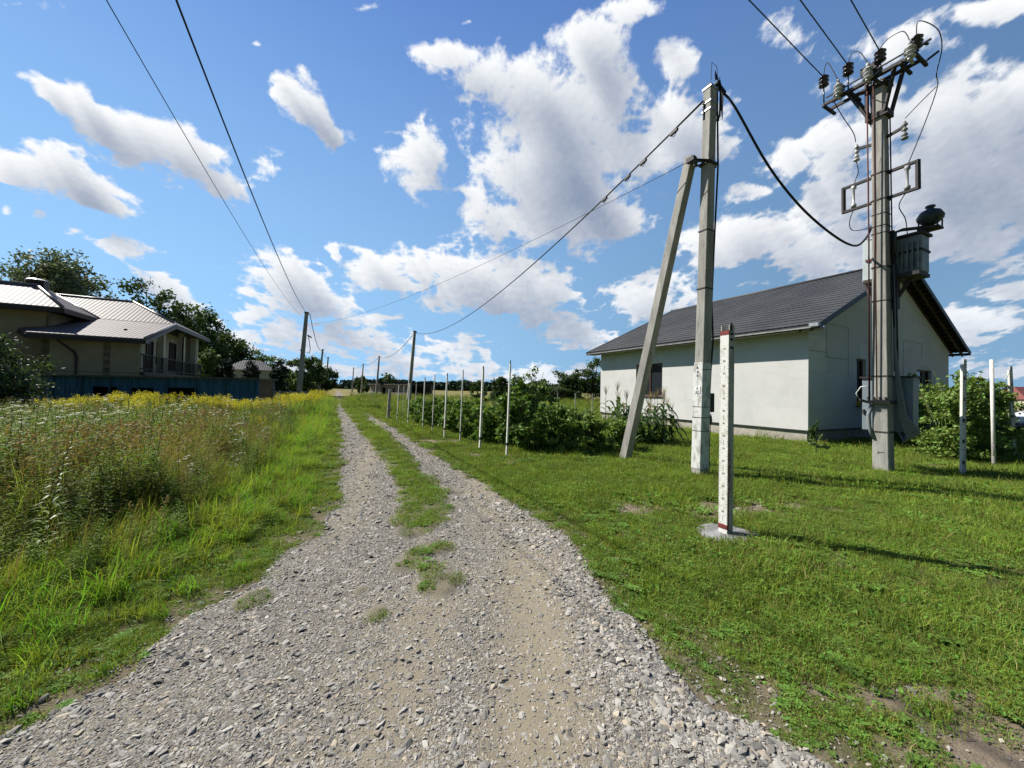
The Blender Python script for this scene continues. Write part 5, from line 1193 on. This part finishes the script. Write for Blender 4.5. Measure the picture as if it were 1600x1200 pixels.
bgtree(350, 527, 60, 130, 12000, .42, leaf_dk, 15, 'broad dark tree sloping down beyond the balcony', .05, nb=14)
bgtree(318, 545, 42, 60, 5000, .32, leaf_md, 16, 'small rounded tree beside the balcony railing', .05, nb=10)
bgtree(398, 553, 62, 84, 7500, .38, leaf_md, 17, 'low tree over the distant tiled roof', .1, nb=9)
bgtree(478, 562, 56, 60, 8000, .34, leaf_md, 18, 'green tree directly behind the nearest left pole', .1, nb=9)
bgtree(503, 572, 64, 50, 6500, .34, leaf_dk, 19, 'dark tree behind the second left pole', .05, nb=8)
bgtree(446, 583, 60, 50, 6000, .34, leaf_dk, 36, 'low dark tree filling the gap left of the nearest left pole', .05, nb=7)
for px, pyt, Y, w_, sd_n, lab in ((352, 560, 30, 40, 20, 'dark clipped conifer left of the distant tiled roof'), (392, 566, 32, 38, 21, 'dark clipped conifer in front of the distant tiled roof'), (436, 566, 29, 40, 22, 'wide dark conifer right of the distant tiled roof')):
    H_ = zpx(px, pyt, Y); R_ = w_/2/F_PX*Y; bl_ = [(0,0,H_*f, R_*(1.02-f*.62), R_*(1.02-f*.62), H_*.2) for f in (.1,.3,.5,.7,.85)]
    tree('conifer', lab, 'conifer', at_px(px, Y), bl_, 9000, .13, leaf_th, sd_n, 'dark conifers by the tiled roof', trunk=.08, limbs=False)
bgtree(562, 588, 100, 24, 2500, .4, leaf_dk, 23, 'dark rounded bush beside the third right pole', .02, nb=7)
bgtree(573, 594, 96, 16, 1500, .4, leaf_md, 24, 'smaller bush just left of the grey ruin', .02, nb=6)
bgtree(604, 583, 76, 30, 700, .34, leaf_md, 25, 'thin leafed sapling growing from the ruin roof line', .45, nb=7)
bgtree(779, 588, 46, 40, 5000, .24, leaf_dk, 26, 'round dark bush standing alone in the field', .03, nb=8, cat='bush', name='bush')
bgtree(747, 598, 40, 34, 1800, .2, leaf_md, 27, 'low green bush left of the round dark bush', .03, nb=7, cat='bush', name='bush')
for i, (px, pyt, w_, lab) in enumerate(((862, 598, 66, 'low rounded tree at the left of the grove beside the house'), (893, 582, 66, 'mid height tree in the grove beside the white house'), (925, 566, 84, 'tallest dark tree touching the corner of the white house'), (955, 575, 50, 'tree half hidden behind the far corner of the white house'), (835, 602, 40, 'smallest dark tree at the left end of the grove'))):
    bgtree(px, pyt, 62, w_, 6000, .34, (leaf_gy, leaf_dk, leaf_dk, leaf_md, leaf_dk)[i], 30+i, lab, .03, nb=11)
for i, (px, pyt, Y, w_) in enumerate(((1562, 612, 60, 30), (1590, 618, 60, 30))):
    bgtree(px, pyt, Y, w_, 1500, .35, leaf_dk, 40+i, ('distant dark tree above the bonnet of the white car', 'distant dark tree behind the farthest right white post')[i], .05, nb=6)
# big leafy shrub at the left edge
tree('large_shrub', 'big leafy shrub cut by the left edge in front of the beige house', 'shrub', (-17.9, 12.6, 0), [(-1.2,0,2.6,1.5,1.4,.9),(.1,.2,2.0,1.3,1.2,.8),(-.3,-.2,1.2,1.8,1.5,.9),(.9,0,1.2,.8,.9,.6),(-1.6,.1,1.3,1.6,1.4,1.0),(-.6,0,2.9,.9,.9,.5)], 15000, .13, mat('pale_backed_leaf', (.055,.085,.038), island=.5, **GR2), 50, trunk=.08, th_=.3)
# far woods on the horizon
P_ = []; r_ = np.random.default_rng(3)
for a in np.radians(np.arange(-75, 75, .045)):
    Y_ = 430+40*sin(a*23)+30*sin(a*7); h_ = 6.5+3.5*float(vnoise(np.array(a*40), np.array(0.), 1., 5))+2*float(vnoise(np.array(a*200), np.array(3.), 1., 6))
    if math.degrees(a) < -24 and math.degrees(a) > -27.5: h_ *= .35
    k = 14; P_.append(np.stack([np.full(k, sin(a)*Y_), np.full(k, cos(a)*Y_), np.zeros(k)], 1)+np.stack([r_.normal(0, 2, k), r_.normal(0, 5, k), h_*r_.uniform(0, 1, k)**.7], 1))
P_ = np.concatenate(P_); n = len(P_); u = r_.normal(0, 1, (n, 3)); u /= np.linalg.norm(u, axis=1)[:, None]; v = np.cross(u, r_.normal(0, 1, (n, 3))); v /= np.linalg.norm(v, axis=1)[:, None]; s_ = r_.uniform(.8, 2.0, (n, 1))
V_ = np.stack([P_-u*s_, P_-v*s_, P_+u*s_, P_+v*s_], 1).reshape(-1, 3)
tagit(obj('distant_woods', raw_mesh('distant_woods', V_, np.arange(len(V_)).reshape(-1, 4)), mat('far_leaf', (.045,.075,.05), island=.25, rough=.9, spec=.1)), 'long low line of distant woods on the horizon', 'woods', kind='stuff')

# hedge bushes behind the white posts: three kinds, copied
def bush(name, label, cat, loc, H_, R_, n, size, m, seed, group):
    t_ = thing(name, label, cat, loc, group); r = random.Random(seed); bl_ = [(r.uniform(-.45,.45)*R_, r.uniform(-.45,.45)*R_, H_*(.12+.76*((k_+.5*r.random())/13)), R_*r.uniform(.3,.55), R_*r.uniform(.3,.55), H_*r.uniform(.12,.22)) for k_ in range(13)]
    obj('foliage', crown_mesh('foliage', bl_, n, size, asp=.62, seed=seed), m, t_)
    mb = MB(); O = Vector(loc)
    for k in range(9):
        a = r.uniform(0, 6.28); mb.tube([O+Vector((cos(a)*.12, sin(a)*.12, -.03)), O+Vector((cos(a)*R_*.3, sin(a)*R_*.3, H_*.5)), O+Vector((cos(a)*R_*.6, sin(a)*R_*.6, H_*r.uniform(.8,1.08)))], [.012, .008, .004], 5)
    obj('stem', mb, stem_m, t_); return t_
hb = [bush('raspberry_bush', '', 'bush', (.55,9.45,0), 1.35, .75, 3600, .10, leaf_hd, 60, 'bushes behind the white posts'),
      bush('raspberry_bush', '', 'bush', (-.1,10.3,0), 1.55, .8, 3600, .10, leaf_hd, 61, 'bushes behind the white posts'),
      bush('raspberry_bush', '', 'bush', (1.5,9.35,0), 1.1, .7, 3200, .10, leaf_yb, 62, 'bushes behind the white posts')]
hb[0]['label'] = 'leafy bush right behind the nearest white post of the row'; hb[1]['label'] = 'tall leafy bush behind the second nearest white post'; hb[2]['label'] = 'lighter leafy bush midway between the nearest white post and the strut'
more = [(.25,10.1,1,1.25,'tallest bush of the hedge, just right of the nearest white post'),(2.15,9.75,2,.9,'lighter low bush just left of the strut foot'),(-.75,11.15,0,1.0,'leafy bush behind the third nearest white post'),(-1.35,12.0,1,.85,'leafy bush behind the fourth nearest white post'),(-1.95,12.95,0,.95,'leafy bush behind the fifth nearest white post'),
        (-2.55,13.95,1,.8,'leafy bush behind the sixth nearest white post'),(-3.15,15.0,0,.9,'leafy bush in the far half of the row, behind thin posts'),(-3.75,16.1,1,.78,'leafy bush behind the eighth white post of the row'),(-4.4,17.3,0,.85,'leafy bush nearest the far end of the row of posts'),
        (1.2,10.6,1,.8,'darker bush in the second line behind the lighter bushes'),(2.0,11.2,0,.8,'dark bush in front of the far corner of the white house'),(.3,11.5,2,1.1,'yellowish bush in the second line behind the nearest posts'),(2.9,10.2,2,.85,'low bright bush behind the foot of the strut'),
        (.2,12.8,0,.85,'bush in the third line behind the second nearest post'),(1.3,12.6,2,1.0,'yellowish bush in front of the thin grey stakes')]
for k, (x, y, i_, s_, lab) in enumerate(more): dup(hb[i_], (x, y, 0), 1.3*k+.7, lab, s_)
tree('apple_sapling', 'thin sapling with sparse leaves sticking up out of the bushes', 'sapling', (.45, 10.1, 0), [(-.25,0,1.75,.3,.3,.3),(.15,0,1.95,.35,.3,.25),(.35,0,1.65,.3,.3,.3),(0,0,1.4,.4,.4,.3)], 520, .085, leaf_md, 70, trunk=.02, th_=1.0)
# right bush group
bb = bush('currant_bush', 'tall bright green bush nearest the transformer pole', 'bush', (11.15, 9.55, 0), 2.0, 1.0, 9000, .085, leaf_yb, 80, 'bushes behind the right posts')
dup(bb, (12.3, 10.1, 0), 2.1, 'tall dark green bush behind the plain slim white post', 1.1); dup(bb, (13.9, 11.3, 0), 4.0, 'dark bush between the slim post and the white car', .95); dup(bb, (13.0, 12.4, 0), 5.2, 'bush at the back near the corner of the white house', 1.1); dup(bb, (16.0, 12.4, 0), 3.1, 'low shaded bush in front of the white car', .62)
tree('young_tree', 'waist high young tree growing alone before the house corner', 'sapling', (8.05, 9.95, 0), [(0,0,.55,.16,.16,.25),(.05,0,.30,.2,.2,.18),(-.03,0,.8,.08,.08,.2)], 420, .075, leaf_md, 71, trunk=.012, th_=.5)
# maize
def maize(loc, H_, seed, label):
    r = random.Random(seed); t_ = thing('maize_plant', label, 'maize plant', loc, 'maize plants by the house wall'); O = Vector(loc); mb = MB().tube([O-UP*.05, O+UP*H_*.6, O+UP*H_], [.014, .011, .005], 6); obj('stalk', mb, corn_m, t_)
    mb = MB()
    for k in range(15):
        a = k*pi*.97+r.uniform(-.5,.5); z = H_*(.10+.052*k); L = r.uniform(.5,.8)*(1 if k < 12 else .7); d_ = Vector((cos(a), sin(a), 0)); sdv_ = Vector((-sin(a), cos(a), 0)); pts = []
        for j in range(7): t2_ = j/6; pts.append((O+UP*z+d_*L*t2_*(1-.18*t2_)+UP*(L*.75*t2_-L*1.15*t2_*t2_),   .052*math.sin(pi*min(1, .12+t2_*.88))))
        o = len(mb.v); mb.v += [tuple(p+sdv_*w_) for p, w_ in pts]+[tuple(p-sdv_*w_) for p, w_ in pts]; mb.f += [(o+j, o+j+1, o+8+j, o+7+j) for j in range(6)]
    obj('leaf', mb, corn_m, t_)
    mb = MB()
    for k in range(9):
        a = r.uniform(0, 6.28); e_ = r.uniform(.02,.11); mb.tube([O+UP*H_*.98, O+UP*(H_+.12)+Vector((cos(a)*e_*.6, sin(a)*e_*.6, 0)), O+UP*(H_+r.uniform(.18,.30))+Vector((cos(a)*e_, sin(a)*e_, 0))], [.004,.005,.003], 4)
    obj('tassel', mb, dry_m, t_); return t_
mz = [maize((4.25,11.55,0), 1.35, 1, 'maize plant nearest the strutted pole, dense leaves'), maize((3.75,11.35,0), 1.15, 2, 'shorter maize plant left of the strutted pole'), maize((3.0,12.0,0), 1.5, 3, 'lone tall maize plant left of the strut against the white wall')]
ml = [(4.6,11.9,0,'maize plant at the right end of the clump by the pole'),(4.0,12.1,1,'maize plant at the back of the clump under the window'),(3.5,12.5,2,'maize plant at the back of the clump, right of the strut'),(4.75,12.5,2,'tall maize plant behind the strutted pole'),(3.35,11.2,1,'short maize plant touching the right of the strut'),(2.5,12.3,1,'short maize plant at the far corner of the white wall'),(3.95,10.85,1,'front maize plant low in the clump'),(4.45,11.05,0,'front maize plant just left of the pole'),(4.85,11.4,1,'short maize plant behind the measuring post'),(3.6,11.8,0,'maize plant in the middle of the clump'),(4.2,12.7,0,'rear maize plant close to the side wall')]
ml += [(4.7,11.6,2,'tall maize plant just left of the strutted pole'),(4.35,11.85,1,'maize plant second row, left of the pole'),(3.95,11.6,0,'maize plant in the heart of the clump'),(4.15,11.2,1,'low maize plant at the front of the clump'),(4.55,11.3,0,'maize plant at the front right of the clump'),(3.7,12.1,2,'maize plant below the left side of the window'),(3.75,10.95,1,'low maize plant in front, near the strut'),(4.95,12.0,0,'maize plant hidden partly by the strutted pole'),(3.3,11.7,0,'maize plant just right of the strut, second row')]
for k, (x, y, i_, lab) in enumerate(ml): dup(mz[i_], (x, y, 0), 1.1*k, lab, random.Random(k).uniform(.85, 1.1))
# goldenrod clumps in front of the blue shed
def goldenrod(loc, seed, label, H_=1.16, R_=.62):
    r = random.Random(seed); rr2 = np.random.default_rng(seed); t_ = thing('goldenrod', label, 'goldenrod', loc, 'goldenrod clumps before the blue shed'); vs = []; fs = []; mi = []; fl = []
    for _ in range(46):
        v_, f_, m_ = stemplant(rr2.uniform(.8, 1.05)*H_, 26, .10, .012, None, rr2); a = r.uniform(0, 6.28); d_ = R_*math.sqrt(r.random()); o = len(vs); ox, oy = d_*cos(a), d_*sin(a)
        vs += [(x+ox, y+oy, z) for x, y, z in v_]; fs += [tuple(i+o for i in f) for f in f_]; mi += m_
        top = v_[14]; fl.append(leafquads(rr2, (top[0]+ox, top[1]+oy, top[2]-.07), 75, (.10, .10, .16), .034, .6, .2))
    me = pm('stems_and_leaves', vs, fs, [weed_m, stem_m], mi); o = bpy.data.objects.new('foliage', me); C.objects.link(o); o.parent = t_
    q = np.concatenate(fl); fo = bpy.data.objects.new('flowers', raw_mesh('flowers', q, np.arange(len(q)).reshape(-1, 4))); fo.data.materials.append(yel_m); C.objects.link(fo); fo.parent = t_
    return t_
GP = [(205,14.0,'wide goldenrod clump left of centre before the blue shed',1.1),(245,13.6,'goldenrod clump before the middle dark opening of the shed',1.0),(330,12.6,'rounded yellow goldenrod clump standing alone before the shed',1.0),(385,13.4,'smaller goldenrod clump before the right end of the shed',.85),
      (425,14.5,'goldenrod clump just right of the shed end',.9),(452,17.5,'goldenrod clump at the base of the nearest left pole',1.0),(485,20,'goldenrod clump right of the nearest left pole, near the track',1.0),(500,25,'far goldenrod clump close to the track',1.1),
      (150,13.2,'goldenrod clump before the left dark opening of the shed',.9),(100,12.5,'pale goldenrod clump near the big left shrub',.8),(225,12.6,'low goldenrod clump in front of the wide one',.8),(365,14.6,'goldenrod clump against the shed wall at right',.8)]
g0 = None
for k, (px, Y, lab, s_) in enumerate(GP):
    x, y, _ = at_px(px, Y)
    if k < 2: g_ = goldenrod((x, y, 0), 90+k, lab); g0 = g0 or []; g0.append(g_)
    else: dup(g0[k % 2], (x, y, 0), k*1.7, lab, s_)
# single tall weed at left
tw = thing('tall_weed', 'single tall leafy weed stalk standing above the verge at left', 'weed', (-3.78, 3.08, 0)); r5 = np.random.default_rng(5)
v_, f_, m_ = stemplant(1.22, 62, .15, .022, None, r5); o = bpy.data.objects.new('stalk_and_leaves', pm('tall_weed', v_, f_, [mat('pale_weed_leaf', (.17,.24,.06), trans=.35, island=.25, rough=.5), stem_m], m_)); C.objects.link(o); o.parent = tw
# ------------------------------------------------------------------ far small buildings and fences
RB = Vector(at_px(578, 74)); RE = Vector(at_px(640, 66)); d_ = (RE-RB).normalized(); n_ = Vector((d_.y, -d_.x, 0)); Lr = (RE-RB).length
tr_ = thing('ruined_building', 'low grey unfinished block building far down the track', 'building', tuple(RB))
mb = MB(); wall_holes(mb, 0, Lr, 0, 2.15, [(Lr*.32, Lr*.42, 0, 1.7), (Lr*.6, Lr*.66, .8, 1.6)], RB, d_, n_, .3); mb.box(RB+d_*.15-n_*2.6+UP*1.07, (.3, 4.6, 2.15), (d_, n_, UP)); mb.box(RB+d_*Lr/2-n_*5+UP*1.07, (Lr, .3, 2.15), (d_, n_, UP))
obj('wall', mb, mat('grey_block', (.27,.255,.235), rough=.9, col2=(.18,.17,.155), scale=1.5), tr_); obj('roof_slab', MB().box(RB+d_*Lr/2-n_*2.4+UP*2.27, (Lr+.5, 5.6, .22), (d_, n_, UP)), mat('dark_slab', (.07,.068,.065), rough=.9), tr_)
HB = Vector(at_px(393, 44)); th2 = thing('tiled_house', 'distant house with dark hipped tile roof among the conifers', 'house', tuple(HB))
e = [HB+BX*a*2.3+AX*b_*2.0 for a, b_ in ((-1,-1),(1,-1),(1,1),(-1,1))]; z0_, z1_ = zpx(393, 579, 44), zpx(393, 563, 44); r1_, r2_ = HB-BX*.8+UP*z1_, HB+BX*.8+UP*z1_
E4 = [v+(v-HB)*.13+UP*z0_ for v in e]; mb = MB(); mb.add(E4+[r1_, r2_], [(0,1,5,4),(1,2,5),(2,3,4,5),(3,0,4),(3,2,1,0)]); obj('roof', mb, roof_bump_mat('dark_tile_far', (.05,.048,.05), (.035,.035,.038), BX, .6), th2)
obj('wall', MB().box(HB+UP*(z0_/2-.02), (4.6, 4.0, z0_-.05), FR), cream, th2)
mb = MB()
for s_ in (-1.6, 1.5): mb.box(HB-AX*2.02+BX*s_*.7+UP*1.6, (.8, .06, 1.0), FR)
pieces('window', mb, glass, th2)
rb_ = Vector(at_px(1604, 60)); t_ = thing('red_roof_house', 'far house with dull red roof beyond the white car', 'house', tuple(rb_)); zz0, zz1 = zpx(1600, 636, 60)+1.2, zpx(1600, 628, 60)+1.6
mb = MB(); mb.add([rb_+Vector((a, b_, zz0)) for a, b_ in ((-4,-3),(4,-3),(4,3),(-4,3))]+[rb_+Vector((-2,0,zz1+.8)), rb_+Vector((2,0,zz1+.8))], [(0,1,5,4),(1,2,5),(2,3,4,5),(3,0,4),(3,2,1,0)]); obj('roof', mb, mat('dull_red_roof', (.16,.05,.04), rough=.7), t_); obj('wall', MB().box(rb_+UP*(zz0/2-.02), (7.4, 5.4, zz0-.05)), cream, t_)
# low board fence past the shed
FA, FB = Vector(at_px(418, 26)), Vector(at_px(497, 31)); d_ = (FB-FA).normalized(); n_ = Vector((d_.y, -d_.x, 0)); Lf = (FB-FA).length
tf = thing('board_fence', 'low grey board fence between the blue shed and the left poles', 'fence', tuple(FA))
mb = MB()
for z in (.65, .88, 1.12): mb.box(FA+d_*Lf/2+UP*z, (Lf, .03, .15), (d_, n_, UP))
pieces('rail', mb, mat('grey_fence_board', (.17,.16,.15), rough=.85, col2=(.10,.095,.09), scale=6), tf)
for k in range(6): obj('post', MB().box(FA+d_*Lf*k/5+n_*.05+UP*.6, (.09, .07, 1.3), (d_, n_, UP)), conc_d, tf)
